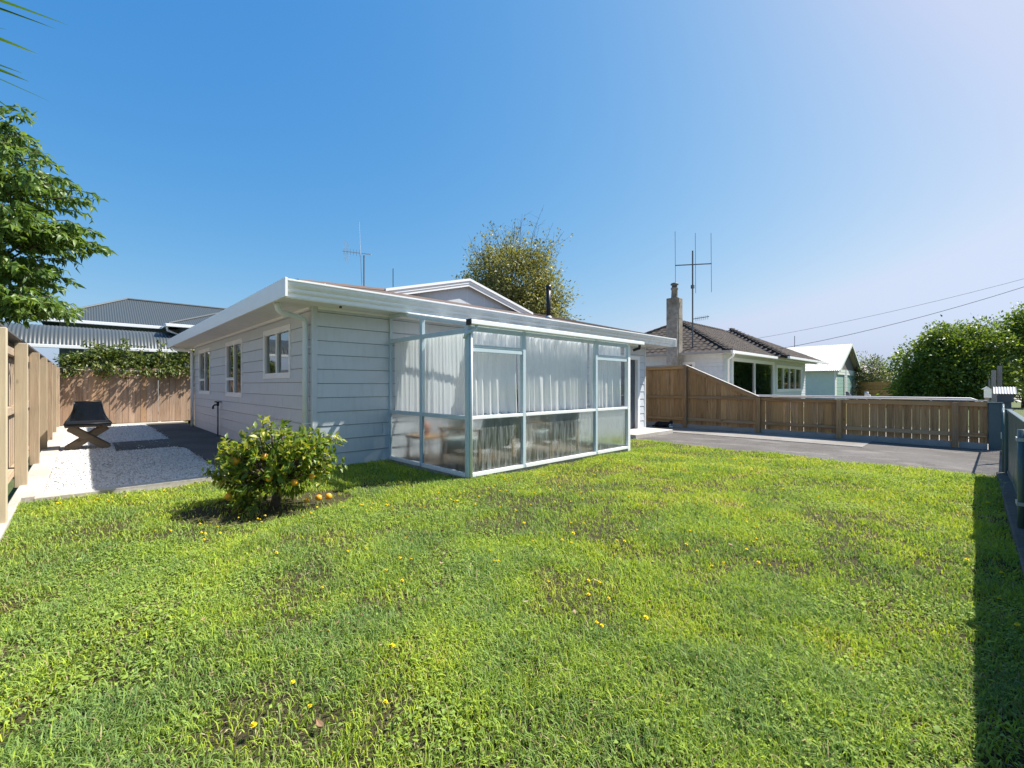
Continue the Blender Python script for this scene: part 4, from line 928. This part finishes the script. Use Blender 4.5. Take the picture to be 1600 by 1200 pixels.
# citrus bush
def citrus():
    b = V(-1.02,-1.70,0); t = thing('citrus_bush', 'low spreading citrus bush with orange fruit in front of the house corner', 'bush', tuple(b))
    mb = MB(); mb.tube([b-V(0,0,.05), b+V(.02,.0,.10), b+V(.03,.02,.22)], [.055,.045,.04], 9)
    P = []; D = []; tips = []; rt2 = V(.7194,-.6946,0); fw2 = V(.6946,.7194,0)
    for k in range(190):
        a = rng.uniform(0, 6.283); s = math.sqrt(rng.uniform(.03,1))
        lx, ly = math.cos(a)*s, math.sin(a)*s
        top = .92 - .30*max(0, -lx-.15) - .12*abs(lx) - .18*abs(ly)*.6 + rng.uniform(-.10,.06)
        low = .08 + .12*rng.random() + .10*s
        z = low + (top-low)*rng.random()**.75
        if k > 165: z = rng.uniform(.06,.30); lx = lx*.55-.12; ly = ly*.8-.15
        if k % 9 == 0: z += rng.uniform(.03,.12)
        e = b + rt2*(lx*.70 + .02) + fw2*ly*.46 + V(0,0,z)
        s0 = b + V(.03,.02,.2); m2 = s0*.45+e*.55 + V(rng.uniform(-.07,.07), rng.uniform(-.07,.07), rng.uniform(-.02,.10))
        if k < 70: mb.tube([s0, m2, e], [.014,.009,.003], 5)
        else: mb.tube([m2, (m2+e)/2+V(0,0,.02), e], [.006,.005,.003], 4)
        dr = unit(e-m2); nl = rng.randint(15, 24); tips.append(e)
        for i in range(nl):
            f = rng.uniform(.25,1.06); p = m2*(1-f)+e*f + V(rng.gauss(0,.02), rng.gauss(0,.02), rng.gauss(0,.018))
            ang = rng.uniform(0,6.283); sd = unit(np.cross(dr, V(math.cos(ang), math.sin(ang), .3)))
            P.append(p); D.append(dr*.55+sd*.9+V(0,0,rng.uniform(-.25,.45) if z > .35 else rng.uniform(-.6,.1)))
    part(mb, 'stems', M['bark'], t, True)
    n = len(P); Lg = nr.uniform(.05,.10,n); rnd = np.clip(.08+nr.beta(1.6,2.1,n)+.22*(np.array(P)[:,2] > .6)*nr.random(n), 0, 1)  # upper leaves shifted to a lighter tint: sunlit bush top put into the colour
    link('crown', leaf_mesh('crown', np.array(P)-b, np.array(D), Lg, Lg*nr.uniform(.38,.52,n), M['citrus'], rnd, .3), t)
    fr = MB().lathe([(.001,-.036),(.02,-.031),(.033,-.014),(.036,.002),(.032,.018),(.02,.031),(.008,.034),(.001,.032)], (0,0,0), 14).build('fruit', M['orange'], t, True); fr.location = tuple(rt2*.32-fw2*.22+V(0,0,.30)); fm = fr.data
    for lx, ly, z in ((-.30,-.28,.52),(.02,-.26,.56),(-.34,-.36,.18),(.14,-.38,.36),(.5,-.1,.33)):
        f = bpy.data.objects.new('fruit', fm); COL.objects.link(f); f.parent = t; f.location = tuple(rt2*lx*.86+fw2*ly*.85+V(0,0,z)); f.scale = (rng.uniform(.85,1.1),)*3
    for px, py, lb, sc in ((-.53,-1.90,'orange fruit on the grass farthest from the citrus bush',1.0),(-.63,-1.88,'orange fruit lying on the grass between two others',.97),(-.75,-1.87,'smaller reddish orange fruit on bare soil under the bush',.72)):
        f = bpy.data.objects.new('fallen_orange', fm); COL.objects.link(f); f.location = (px, py, .034*sc+.022); f.scale = (sc,)*3; f.rotation_euler = (rng.uniform(0,3), rng.uniform(0,3), 0); tag(f, lb, 'fruit', 'oranges fallen beside the citrus bush')
citrus()
# peach-like tree leaning over the left fence: drooping long leaves on arching twigs
def peach():
    b = V(-4.15,2.75,0); t = thing('fruit_tree', 'tree with long drooping green leaves overhanging the left fence', 'tree', tuple(b)); mb = MB()
    top = b+V(.1,-.1,1.9); mb.tube([b-V(0,0,.1), b+V(.03,.02,1), top], [.10,.085,.07], 9); P = []; D = []
    ell = [(-3.45,1.75,4.40,.55,.65,.42),(-3.32,1.68,3.80,.78,.75,.42),(-3.25,1.64,3.20,.82,.78,.34),(-3.4,1.85,2.68,.75,.75,.30),(-3.30,1.70,2.28,.62,.7,.22),(-4.2,2.6,3.4,1.1,1.2,1.1)]
    for k in range(470):
        e = ell[rng.choice((0,1,1,1,2,2,2,3,3,4,4,5,5))]; d = unit((rng.gauss(.25,1), rng.gauss(-.25,1), rng.gauss(.15,.8))); r_ = rng.uniform(.35,1)
        c = V(*e[:3]) + d*r_*V(*e[3:]); od = unit(V(d[0], d[1], .15)); ln = rng.uniform(.25,.42)
        pts = [c-od*ln*.5, c+od*ln*.1+V(0,0,.05), c+od*ln*.5+V(0,0,.03), c+od*ln*.8-V(0,0,.05)]
        mb.tube(pts, [.007,.006,.004,.002], 4)
        if k < 55: mb.tube([top+V(0,0,rng.uniform(-.3,.1)), (top+pts[0])/2+V(0,0,.15), pts[0]], [.035,.018,.007], 5)
        for i in range(26):
            f = rng.random()*3; j = min(2, int(f)); p = pts[j]+(pts[j+1]-pts[j])*(f-j); a = rng.uniform(0,6.28)
            P.append(p); D.append(od*.55+V(math.cos(a),math.sin(a),0)*.75+V(0,0,rng.uniform(-1.35,-.1)))
    part(mb, 'trunk', M['bark'], t, True); n = len(P); Lg = nr.uniform(.085,.15,n)
    link('crown', leaf_mesh('crown', np.array(P)-b, np.array(D), Lg, Lg*nr.uniform(.27,.36,n), M['peach'], np.clip(nr.beta(2,2.2,n),0,1), .7), t)
peach()
# strap-leaved tree outside the frame, tips reaching in at the top left
def strap():
    b = V(-3.75,-1.45,0); t = thing('cabbage_tree', 'strap leaf tips reaching in at the upper left corner', 'tree', tuple(b)); hc = V(-3.55,-1.7,3.72)
    part(MB().tube([b-V(0,0,.1), b+V(.05,-.1,1.8), hc, hc+V(.02,-.02,.42)], [.11,.09,.08,.05], 9), 'trunk', M['bark'], t, True)
    tips = [V(-2.55,-2.59,3.71),V(-2.61,-2.54,3.68),V(-2.69,-2.46,3.50),V(-2.70,-2.44,3.52),V(-2.63,-2.51,3.19)]
    for i in range(55):
        a = rng.uniform(0, 6.28); e = rng.uniform(-.5,.9); d = V(math.cos(a)*math.cos(e), math.sin(a)*math.cos(e), math.sin(e))
        if d @ V(.72,-.69,0) > .45: continue
        tips.append(hc+d*rng.uniform(.8,1.1))
    mb = []; vs = []; fs_ = []; rn = []
    for i_, tp_ in enumerate(tips):
        hb = hc+V(0,0,(.38,.32,.15,.15,-.08)[i_]) if i_ < 5 else hc+V(0,0,rng.uniform(-.1,.35))
        d = tp_-hb; s = unit(np.cross(d, V(0,0,1))+V(rng.gauss(0,.3),rng.gauss(0,.3),rng.gauss(0,.2))*np.linalg.norm(d)); n0 = len(vs); r_ = rng.random(); up_ = V(0,0,.03)
        for f, w in ((0,.012),(.25,.024),(.5,.026),(.75,.018),(.9,.009),(1,.0008)):
            p = hb+d*f+up_*math.sin(f*math.pi); q = np.cross(unit(d), s)*w*.5
            vs += [p-s*w, p-q*.7, p+s*w]; rn += [r_]*3
        for k in range(5): a = n0+3*k; fs_ += [(a,a+1,a+4,a+3),(a+1,a+2,a+5,a+4)]
    me = np_mesh('leaves', np.array(vs)-b, np.array(fs_).ravel(), np.full(len(fs_),4), [M['strap']], {'rnd': rn}); link('leaves', me, t)
strap()
# climber on the back fence
def vine():
    b = V(-1.4,12.5,0); t = thing('climbing_vine', 'leafy climber tumbling over the top of the back fence', 'vine', tuple(b)); P = []; D = []; mb = MB()
    for k in range(560):
        x = rng.uniform(-2.95,.9); hump = 2.42+.16*math.sin(x*3.1+1)+.10*math.sin(x*7.3); f = rng.random(); z = 1.62+(hump-1.62)*f; y = 12.55+rng.uniform(-.55,.25)*(1-.4*f)
        if x < -2.3: z = min(z, 2.0+.3*rng.random())
        for i in range(15):
            P.append(V(x+rng.gauss(0,.07), min(12.9, y+rng.gauss(0,.08)), z+rng.gauss(0,.06))); D.append(V(rng.gauss(0,.7), rng.gauss(-.5,.6), rng.gauss(-.25,.5)))
    for k in range(46):
        x = rng.uniform(-2.8,.6); y = 12.05+rng.uniform(-.18,.05); z = rng.uniform(1.66,1.95)
        for i in range(12): P.append(V(x+rng.gauss(0,.06), y+rng.gauss(0,.04), z+rng.gauss(0,.06))); D.append(V(rng.gauss(0,.5), rng.gauss(-.4,.4), rng.gauss(-.6,.4)))
    for k in range(7):
        x = -2.4+k*.45+rng.uniform(-.15,.15); hgt = rng.uniform(2.5,2.85)
        for i in range(24): P.append(V(x+rng.gauss(0,.10), 12.45+rng.gauss(0,.1), hgt-.25*rng.random())); D.append(V(rng.gauss(0,.7), rng.gauss(-.3,.6), rng.gauss(.1,.5)))
    for k in range(14): x = rng.uniform(-2.8,.8); mb.tube([(x,12.6,-.1),(x+.1,12.62,1),(x+rng.uniform(-.3,.3),12.5,1.9),(x+rng.uniform(-.4,.4),12.3,2.0)], [.02,.016,.012,.006], 5)
    part(mb, 'stems', M['bark'], t, True); n = len(P); Lg = nr.uniform(.07,.14,n)
    link('foliage', leaf_mesh('foliage', np.array(P)-b, np.array(D), Lg, Lg*.5, M['vine'], np.clip(nr.beta(2,2,n),0,1)), t)
vine()
tree('broad_tree', (15.7,11.9,0), [(15.7,11.9,7.1,2.5,2.5,2.2),(15.3,12.3,5.0,3.0,3.0,2.0),(17.2,10.5,5.8,1.2,1.2,2.0),(14.2,13.4,6.4,1.4,1.4,1.5)], 1350, 34, .24, .17, M['olive'], 'olive green tree with bare top twigs behind the blue house', 'tree', None, .28, 40, .5, .1, 0)
tt = [o for o in bpy.data.objects if o.name.startswith('broad_tree')][0]; tb = MB()
lp = []
for i in range(105):
    a = rng.uniform(0,6.28); q = rng.random()**.6*1.9; p = V(15.7+math.cos(a)*q, 11.9+math.sin(a)*q, 7.9+rng.uniform(-.7,.4)); e = p+V(math.cos(a)*rng.uniform(.2,1.5)+rng.gauss(0,.25), math.sin(a)*rng.uniform(.2,1.5)+rng.gauss(0,.25), rng.uniform(.8,2.7))
    m3 = (p+e)/2+V(rng.gauss(0,.2),rng.gauss(0,.2),rng.gauss(0,.1)); tb.tube([p, m3, e], [.014,.009,.004], 4)
    for k in range(5): f = p+(e-p)*rng.uniform(.2,1); f2 = f+V(rng.gauss(0,.32),rng.gauss(0,.32),rng.uniform(.05,.5)); tb.tube([f, f2], [.006,.003], 3); lp += [f2+V(rng.gauss(0,.08),rng.gauss(0,.08),rng.gauss(0,.08)) for _ in range(4 if rng.random() < .35 else 0)]
n_ = len(lp); lo = link('top_leaves', leaf_mesh('top_leaves', np.array(lp)-np.array(tt.location), nr.normal(size=(n_,3)), np.full(n_,.15), np.full(n_,.08), M['olive'], nr.random(n_)), tt)
part(tb, 'bare_twigs', M['bark'], tt)
for o_ in (): pass
def hedge_tree():
    tree('roadside_tree', (39.2,-5.9,-.1), [(38.9,-4.3,2.2,1.6,1.3,1.7),(38.6,-5.3,3.6,1.5,1.1,1.5),(39.0,-6.3,3.0,1.6,1.3,2.0),(39.4,-7.6,3.4,1.5,1.2,1.6),(38.0,-5.6,2.3,1.4,1.4,1.3),(38.5,-4.9,1.2,2.0,1.7,1.2),(39,-7.2,1.5,2.0,1.5,1.5)], 900, 44, .26, .21, M['hedge'], 'big dense green roadside tree beyond the low fence', 'tree', None, .25, 24, .55)
    tree('roadside_tree', (41.0,-9.2,-.1), [(41,-9.0,4.4,1.1,.85,1.2),(41.3,-9.3,3.3,1.3,1.0,1.0),(41.6,-9.3,5.5,.5,.5,.8)], 260, 40, .24, .20, M['hedge'], 'slender taller tree at the right edge of the street trees', 'tree', None, .18, 14, .55)
hedge_tree()
tree('pale_shrub', (49,-.5,-.1), [(49,-.6,1.6,1.4,1.5,1.6),(49.2,-.2,2.8,.9,.9,1.0)], 170, 30, .25, .26, M['shrub'], 'pale feathery shrub between the garage and the big tree', 'shrub', None, .1, 10, .3)
for i, (x, y, s, lb) in enumerate(((66,-9.5,1.0,'small far street tree nearest the footpath'),(95,-7,1.7,'broad far tree closing the end of the street'),(78,-27,1.6,'far tree on the other side of the road'))):
    tree('street_tree', (x,y,-.1), [(x,y,3.0*s,1.9*s,1.9*s,1.7*s)], 150, 26, .32*s, .36*s, M['hedge'], lb, 'tree', 'trees far down the street', .2*s, 10)
tree('street_tree', (6,-30,-.1), [(6,-30,5,4.5,3,3.2)], 260, 30, .45, .42, M['hedge'], 'tree across the road mirrored in the left of the sunroom glass', 'tree', None, .3, 12)
tree('street_tree', (17,-33,-.1), [(17,-33,4,5,3,2.4)], 260, 30, .45, .42, M['hedge'], 'tree across the road mirrored in the right of the sunroom glass', 'tree', None, .3, 12)
tree('garden_tree', (-6.2,9.2,0), [(-6.2,9.2,2.6,1.4,2.4,1.3)], 220, 30, .22, .2, M['hedge'], 'garden tree beyond the left fence mirrored in the side windows', 'tree', None, .15, 10)
for (x, y, z0, h) in ((16.1,7.9,4.0,.7),(14.6,9.6,3.7,.9)): pass
# overhead wires with their far pole
pl = thing('power_pole', 'timber power pole beyond the right edge carrying the street wires', 'pole', (34,-13,-.1)); part(MB().tube([(34,-13,-.2),(34,-13,8.5)], [.14,.1], 10), 'shaft', M['greyplank'], pl, True); part(MB().box(33.0,35.0,-13.06,-12.94,8.0,8.12), 'crossarm', M['greyplank'], pl)
def wire(a, b, sag, label, r=.012):
    a, b = V(*a), V(*b); pts = [a+(b-a)*f-V(0,0,sag*4*f*(1-f)) for f in np.linspace(0,1,14)]
    tag(MB().tube(pts, r, 5).build('overhead_wire', M['antenna'], None, True), label, 'wire', 'overhead wires on the right')
wire((29.5,3.2,4.35),(34,-13,8.1),.35,'upper thin overhead wire sloping down to the tiled house', .009)
wire((26.5,1.2,3.35),(33.2,-13,8.05),.5,'lower thicker overhead wire sloping down behind the roadside tree', .014)

# ================================================================ FIRE PIT
fp = thing('fire_pit', 'black mesh hooded fire pit on crossed timber legs by the left fence', 'fire pit', (-2.40,5.35,.03))
fx, fy = -2.40, 5.35; rt3 = V(.74,0,0); fd3 = V(0,.8,0)
def FPp(r, f, z): return V(fx,fy,0)+rt3*r+fd3*f+V(0,0,z)
for f in (-.2, .2):
    for s in (1, -1): part(MB().beam(FPp(-.40*s, f+.03*s, .03), FPp(.36*s, f+.03*s, .46), .05, .13), 'leg', M['pitwood'], fp, False, .005)
part(MB().beam(FPp(0,-.25,.25), FPp(0,.25,.25), .06, .06), 'cross_bar', M['pitwood'], fp)
for r_ in (-.34,-.17,0,.17,.34): part(MB().beam(FPp(r_,-.36,.485), FPp(r_,.36,.485), .15, .035), 'deck_board', M['pitwood'], fp, False, .004)
part(MB().beam(FPp(-.44,-.40,.525), FPp(.44,-.40,.525), .03, .06).beam(FPp(-.44,.40,.525), FPp(.44,.40,.525), .03, .06).beam(FPp(-.43,-.4,.525), FPp(-.43,.4,.525), .03, .06).beam(FPp(.43,-.4,.525), FPp(.43,.4,.525), .03, .06).beam(FPp(-.42,0,.505), FPp(.42,0,.505), .78, .006), 'tray', M['black'], fp)
hd = MB(); lv = []
for f in np.linspace(0,1,7): k = 1-.42*(1-(1-f)**2); lv.append((.45*k, .42*k, .54+.42*f))
vs = []
for a, b_, z in lv:
    for r_, q in ((-1,-1),(1,-1),(1,1),(-1,1)): vs.append(FPp(r_*a, q*b_, z))
fs3 = [(4*i+k, 4*i+(k+1)%4, 4*i+4+(k+1)%4, 4*i+4+k) for i in range(6) for k in range(4)] + [(24,25,26,27)]
part(hd.add(vs, fs3), 'mesh_hood', M['mesh'], fp)
part(MB().add([FPp(-.34,-.375,.60), FPp(.34,-.375,.60), FPp(.255,-.27,.94), FPp(-.255,-.27,.94)], [(0,1,2,3)]), 'front_window', M['pitglass'], fp)
ed = MB()
for k in range(4): ed.tube([vs[4*i+k] for i in range(7)], .010, 6)
for i in (0, 6): ed.tube([vs[4*i+k] for k in (0,1,2,3,0)], .010, 6)
part(ed, 'hood_frame', M['black'], fp, True)

# ================================================================ CAT (lying by the fence)
def cat():
    c = V(10.98,.10,-.068); t = thing('cat', 'black and white cat lying on the concrete at the tall fence', 'cat', tuple(c)); d = V(.35,-.94,0); s = V(.94,.35,0)
    def Q(a, b, z): return c+d*a+s*b+V(0,0,z)
    rings = [(-.27,.02,.05),(-.24,.07,.065),(-.15,.105,.08),(0,.10,.078),(.10,.095,.085),(.16,.07,.11),(.20,.048,.145),(.235,.052,.165),(.27,.045,.160),(.295,.025,.15),(.305,.008,.145)]
    mb = MB(); n = 12; vs = []
    for a, r_, z in rings:
        for k in range(n): w = 2*math.pi*k/n; vs.append(Q(a, r_*math.cos(w), max(.004, z+r_*math.sin(w)*(.95))))
    fs_ = [(i*n+k, i*n+(k+1)%n, (i+1)*n+(k+1)%n, (i+1)*n+k) for i in range(len(rings)-1) for k in range(n)]+[tuple(range(n))[::-1], tuple((len(rings)-1)*n+k for k in range(n))]
    mb.add(vs, fs_)
    for e in (-1, 1): mb.add([Q(.225,e*.045,.20), Q(.26,e*.045,.195), Q(.24,e*.012,.21), Q(.24,e*.042,.255)], [(0,1,3),(1,2,3),(2,0,3),(0,2,1)])
    mb.tube([Q(-.25,.0,.05),Q(-.33,.05,.03),Q(-.34,.14,.02),Q(-.27,.2,.02)], [.026,.022,.02,.012], 8)
    mb.tube([Q(-.12,-.09,.07),Q(-.03,-.14,.04),Q(-.10,-.17,.022)], [.05,.035,.02], 8)
    mb.tube([Q(.10,-.05,.06),Q(.2,-.07,.025)], [.034,.022], 8); mb.tube([Q(.10,.05,.06),Q(.2,.05,.025)], [.034,.022], 8)
    mb.mi = 1
    for b_ in (-.07,.05): mb.tube([Q(.19,b_,.026),Q(.29,b_,.020)], [.0235,.019], 8)
    mb.tube([Q(.17,0,.07),Q(.225,0,.115)], [.045,.03], 8); mb.tube([Q(.285,0,.145),Q(.309,0,.142)], [.02,.012], 8)
    o = part(mb, 'body', [M['fur'], M['furwhite']], t, True)
cat()

# ================================================================ LAWN DETAIL
def vnoise(x, y, seed):
    """fractal value noise, roughly -1..1"""
    g = np.random.default_rng(seed); out = 0
    for o in range(3):
        T = g.random((64,64)); a = g.uniform(0,6.28); f = .55*1.9**o; X = (x*math.cos(a)-y*math.sin(a))*f+g.uniform(0,64)+640; Y = (x*math.sin(a)+y*math.cos(a))*f+g.uniform(0,64)+640
        xi, yi = np.floor(X).astype(int), np.floor(Y).astype(int); u, v = X-xi, Y-yi; u = u*u*(3-2*u); v = v*v*(3-2*v)
        q = lambda i, k: T[(xi+i) % 64, (yi+k) % 64]
        out = out + ((q(0,0)*(1-u)+q(1,0)*u)*(1-v)+(q(0,1)*(1-u)+q(1,1)*u)*v-.5)*.55**o
    return out*1.25
def dry(x, y): return np.clip((np.hypot((x+1.05)/.85, (y+1.68)/.55) < 1)*.9, 0, 1)
SUNROOM = lambda x, y: (x > SX0-.10) & (x < SX1+.06) & (y > SY-.08)
def inlawn(x, y): return (x > LX0+.0) & (x < LX1+.03) & (y > LY0) & (y < .2) & ~SUNROOM(x, y) & ~((x > -.03) & (y > -.05)) 
def grass(N):
    x = nr.uniform(LX0, LX1+.03, N); y = nr.uniform(LY0, .2, N); rx, ry = x-CAMX, y-CAMY
    fwd = rx*.6946+ry*.7194; lat = rx*.7194-ry*.6946; Dn = np.hypot(fwd, lat)
    vis = (fwd > .75) & (np.abs(lat) < fwd*1.35+.5)
    p = np.clip((2.3/np.maximum(Dn,.8))**1.15, .16, 1); tuft = vnoise(x*1.7, y*1.7, 5); fine = vnoise(x*6, y*6, 9); worn = np.clip(1.5*vnoise(x*1.1+3, y*1.1, 77)-.28, 0, 1)*np.exp(-(((x-.2)/2.2)**2+((y+4.2)/1.6)**2)*.6); p = p*np.clip(.78+1.25*fine+.6*tuft-.6*worn, .26, 1)
    p = np.where(dry(x,y) > 0, p*.12, p)
    k = inlawn(x, y) & vis & (nr.random(N) < p); x, y, Dn, tuft, fine = x[k], y[k], Dn[k], tuft[k], fine[k]; n = len(x)
    h = (.019+.022*nr.random(n)+.055*np.clip(tuft-.12,0,1)*nr.random(n)+.02*np.clip(fine,0,1))*np.where(nr.random(n) < .10, 1.55, 1)
    w = (.0013+.0013*nr.random(n))*(1+.16*np.maximum(Dn-1.5,0))
    a = nr.uniform(0, 6.283, n); lean = nr.uniform(.25,1.15,n)*h; b = a+nr.normal(size=n)*.6
    z = lawn_h(x, y); sx, sy = -np.sin(a)*w, np.cos(a)*w
    mx, my = x+np.cos(b)*lean*.42, y+np.sin(b)*lean*.42; tx, ty = x+np.cos(b)*lean*1.15, y+np.sin(b)*lean*1.15; mz, tz = z+h*.62, z+h*np.clip(1.0-.25*lean/h*.9,.35,1)
    vs = np.stack([np.stack([x-sx,y-sy,z-.004],1), np.stack([x+sx,y+sy,z-.004],1), np.stack([mx+sx*.9,my+sy*.9,mz],1), np.stack([mx-sx*.9,my-sy*.9,mz],1), np.stack([tx,ty,tz],1)], 1).reshape(-1,3)
    i = 5*np.arange(n)[:,None]; loops = np.concatenate([i+np.array([[0,1,2,3]]), i+np.array([[3,2,4]])], 1).ravel(); nper = np.tile([4,3], n)
    far = np.clip(((x+2.48)*.75+(y+6.83)*.15)/7, 0, 1)
    hue = np.clip(.27+.26*far+.15*vnoise(x*.9,y*.9,21)+.34*vnoise(x*4.5,y*4.5,33)+.35*np.clip(-fine-.05,0,1)+nr.normal(size=n)*.15, 0, 1)
    rnd = nr.random(n)
    me = np_mesh('lawn_grass', vs, loops, nper, [M['grass']], {'rnd': np.repeat(rnd,5), 'hue': np.repeat(hue,5)})
    tag(link('lawn_grass', me), 'short green lawn grass with lighter and darker patches', 'grass', kind='stuff'); return n
NG = grass(1150000); print('grass blades', NG)
def weeds(N):
    x = nr.uniform(LX0, LX1, N); y = nr.uniform(LY0, .1, N); rx, ry = x-CAMX, y-CAMY; fwd = rx*.6946+ry*.7194; lat = rx*.7194-ry*.6946
    nzv = vnoise(x*2.2,y*2.2,41); k = inlawn(x,y) & (fwd > .8) & (np.abs(lat) < fwd*1.3+.4) & (nr.random(N) < np.clip(.15+1.6*nzv,0.03,1)*np.clip(3.2/fwd,.15,1)) & ~(dry(x,y) > 0); x, y = x[k], y[k]; n = len(x)
    z = lawn_h(x,y)+nr.uniform(.006,.026,n); a = nr.uniform(0,6.28,n); L = nr.uniform(.010,.026,n)*np.where(nr.random(n) < .05, 1.5, 1)
    D = np.stack([np.cos(a), np.sin(a), nr.uniform(-.1,.5,n)],1)
    me = leaf_mesh('lawn_weeds', np.stack([x,y,z],1), D, L, L*nr.uniform(.45,.8,n), M['grass'], nr.random(n)*.85, .3, nr.normal(size=(n,3))*.35+np.array((0,0,1.0)))
    at = me.attributes.new('hue','FLOAT','POINT'); at.data.foreach_set('value', np.repeat(np.clip(.2+.25*nr.random(n)+.02*(x+2.5),0,1),5).astype(np.float32))
    tag(link('lawn_weeds', me), 'broadleaf weeds and clover growing among the lawn grass', 'weeds', kind='stuff')
weeds(420000)
def clippings(N):
    x = nr.uniform(LX0, LX1, N); y = nr.uniform(LY0, 0, N); k = inlawn(x,y) & (nr.random(N) < np.clip(.25+1.4*vnoise(x*1.5,y*1.5,61),.02,1)*np.clip(4.5/np.hypot(x-CAMX,y-CAMY),.2,1)); x, y = x[k], y[k]; n = len(x); a = nr.uniform(0,6.28,n)
    me = leaf_mesh('grass_clippings', np.stack([x,y,lawn_h(x,y)+nr.uniform(.008,.03,n)],1), np.stack([np.cos(a),np.sin(a),nr.normal(size=n)*.15],1), nr.uniform(.012,.04,n), np.full(n,.0035), M['straw'], nr.random(n), .3)
    tag(link('grass_clippings', me), 'dry straw coloured clippings lying among the grass', 'clippings', kind='stuff')
clippings(42000)
# dandelions: one mesh, copied
def dandelions():
    mb = MB(); mb.tube([(0,0,-.01),(.004,.002,.03),(.002,0,.055)], .0017, 5); mb.mi = 1
    for ring, (r0, r1, zz, cnt, dz) in enumerate(((.0,.0165,.056,14,.001),(.0,.012,.058,11,.006),(.0,.007,.060,8,.009))):
        for k in range(cnt):
            a = 6.283*k/cnt+ring*.2; w = .0032; ca, sa = math.cos(a), math.sin(a)
            mb.add([(0,0,zz-.002),(ca*r1*.6-sa*w,sa*r1*.6+ca*w,zz+dz*.6),(ca*r1,sa*r1,zz+dz),(ca*r1*.6+sa*w,sa*r1*.6-ca*w,zz+dz*.6)], [(0,1,2,3)])
    o0 = mb.build('dandelion', [M['stem'], M['yellow']]); me = o0.data; bpy.data.objects.remove(o0)
    spots = []
    clusters = [(-2.1,-.2,.5,.25,14),(-1.5,-2.15,.5,.22,12),(-.4,-2.5,.7,.4,14),(.5,-3.0,.9,.5,22),(1.6,-3.6,1.0,.7,20),(3.3,-3.1,1.3,.6,26),(5.3,-3.2,.9,1.2,24),(0.3,-4.6,.9,.5,14),(1.3,-5.6,.9,.5,14),(-.8,-3.8,.8,.6,8),(3.8,-5.3,1.1,.9,16),(2.6,-7.0,2.5,.12,8),(-1.7,-4.9,.4,.4,5),(-.4,-5.4,.4,.3,6),(2.2,-2.7,.8,.25,12)]
    for cx, cy, rx, ry, n in clusters:
        for i in range(int(n*1.25)): spots.append((cx+rng.gauss(0,rx*.6), cy+rng.gauss(0,ry*.6)))
    for x, y in spots:
        if not bool(inlawn(np.array([x]), np.array([y]))[0]): continue
        o = bpy.data.objects.new('dandelion', me); COL.objects.link(o); s = rng.uniform(.6,.95); o.location = (x, y, float(lawn_h(x,y))+rng.uniform(-.012,.004)); o.scale = (s*rng.uniform(.9,1.1),s,s*rng.uniform(.75,1.1)); o.rotation_euler = (rng.gauss(0,.22), rng.gauss(0,.22), rng.uniform(0,6.28))
        tag(o, 'small yellow dandelion flower open in the lawn', 'flower', 'yellow dandelions in the lawn')
    mb = MB(); mb.add([(-.035,0,.004),(0,-.014,.0),(.0,.014,.006),(.038,.0,.010),(-.005,.0,-.002),(.018,.012,.011),(.018,-.012,.004)], [(0,1,4),(0,4,2),(1,6,4),(4,6,3),(4,3,5),(2,4,5)])
    o0 = mb.build('fallen_leaf', M['dryleaf']); me = o0.data; bpy.data.objects.remove(o0)
    for i in range(42):
        x = rng.uniform(-2.3,1.5) if i < 30 else rng.uniform(0,5.5); y = rng.uniform(-5.9,-2.2)
        if not bool(inlawn(np.array([x]), np.array([y]))[0]): continue
        o = bpy.data.objects.new('fallen_leaf', me); COL.objects.link(o); o.location = (x,y,float(lawn_h(x,y))+.035); s = rng.uniform(.35,.75); o.scale = (s,s*rng.uniform(.7,1.2),s); o.rotation_euler = (rng.gauss(0,.3), rng.gauss(0,.3), rng.uniform(0,6.28))
        tag(o, 'dry brown leaf fallen on the lawn', 'leaf', 'dry leaves scattered on the lawn')
dandelions()
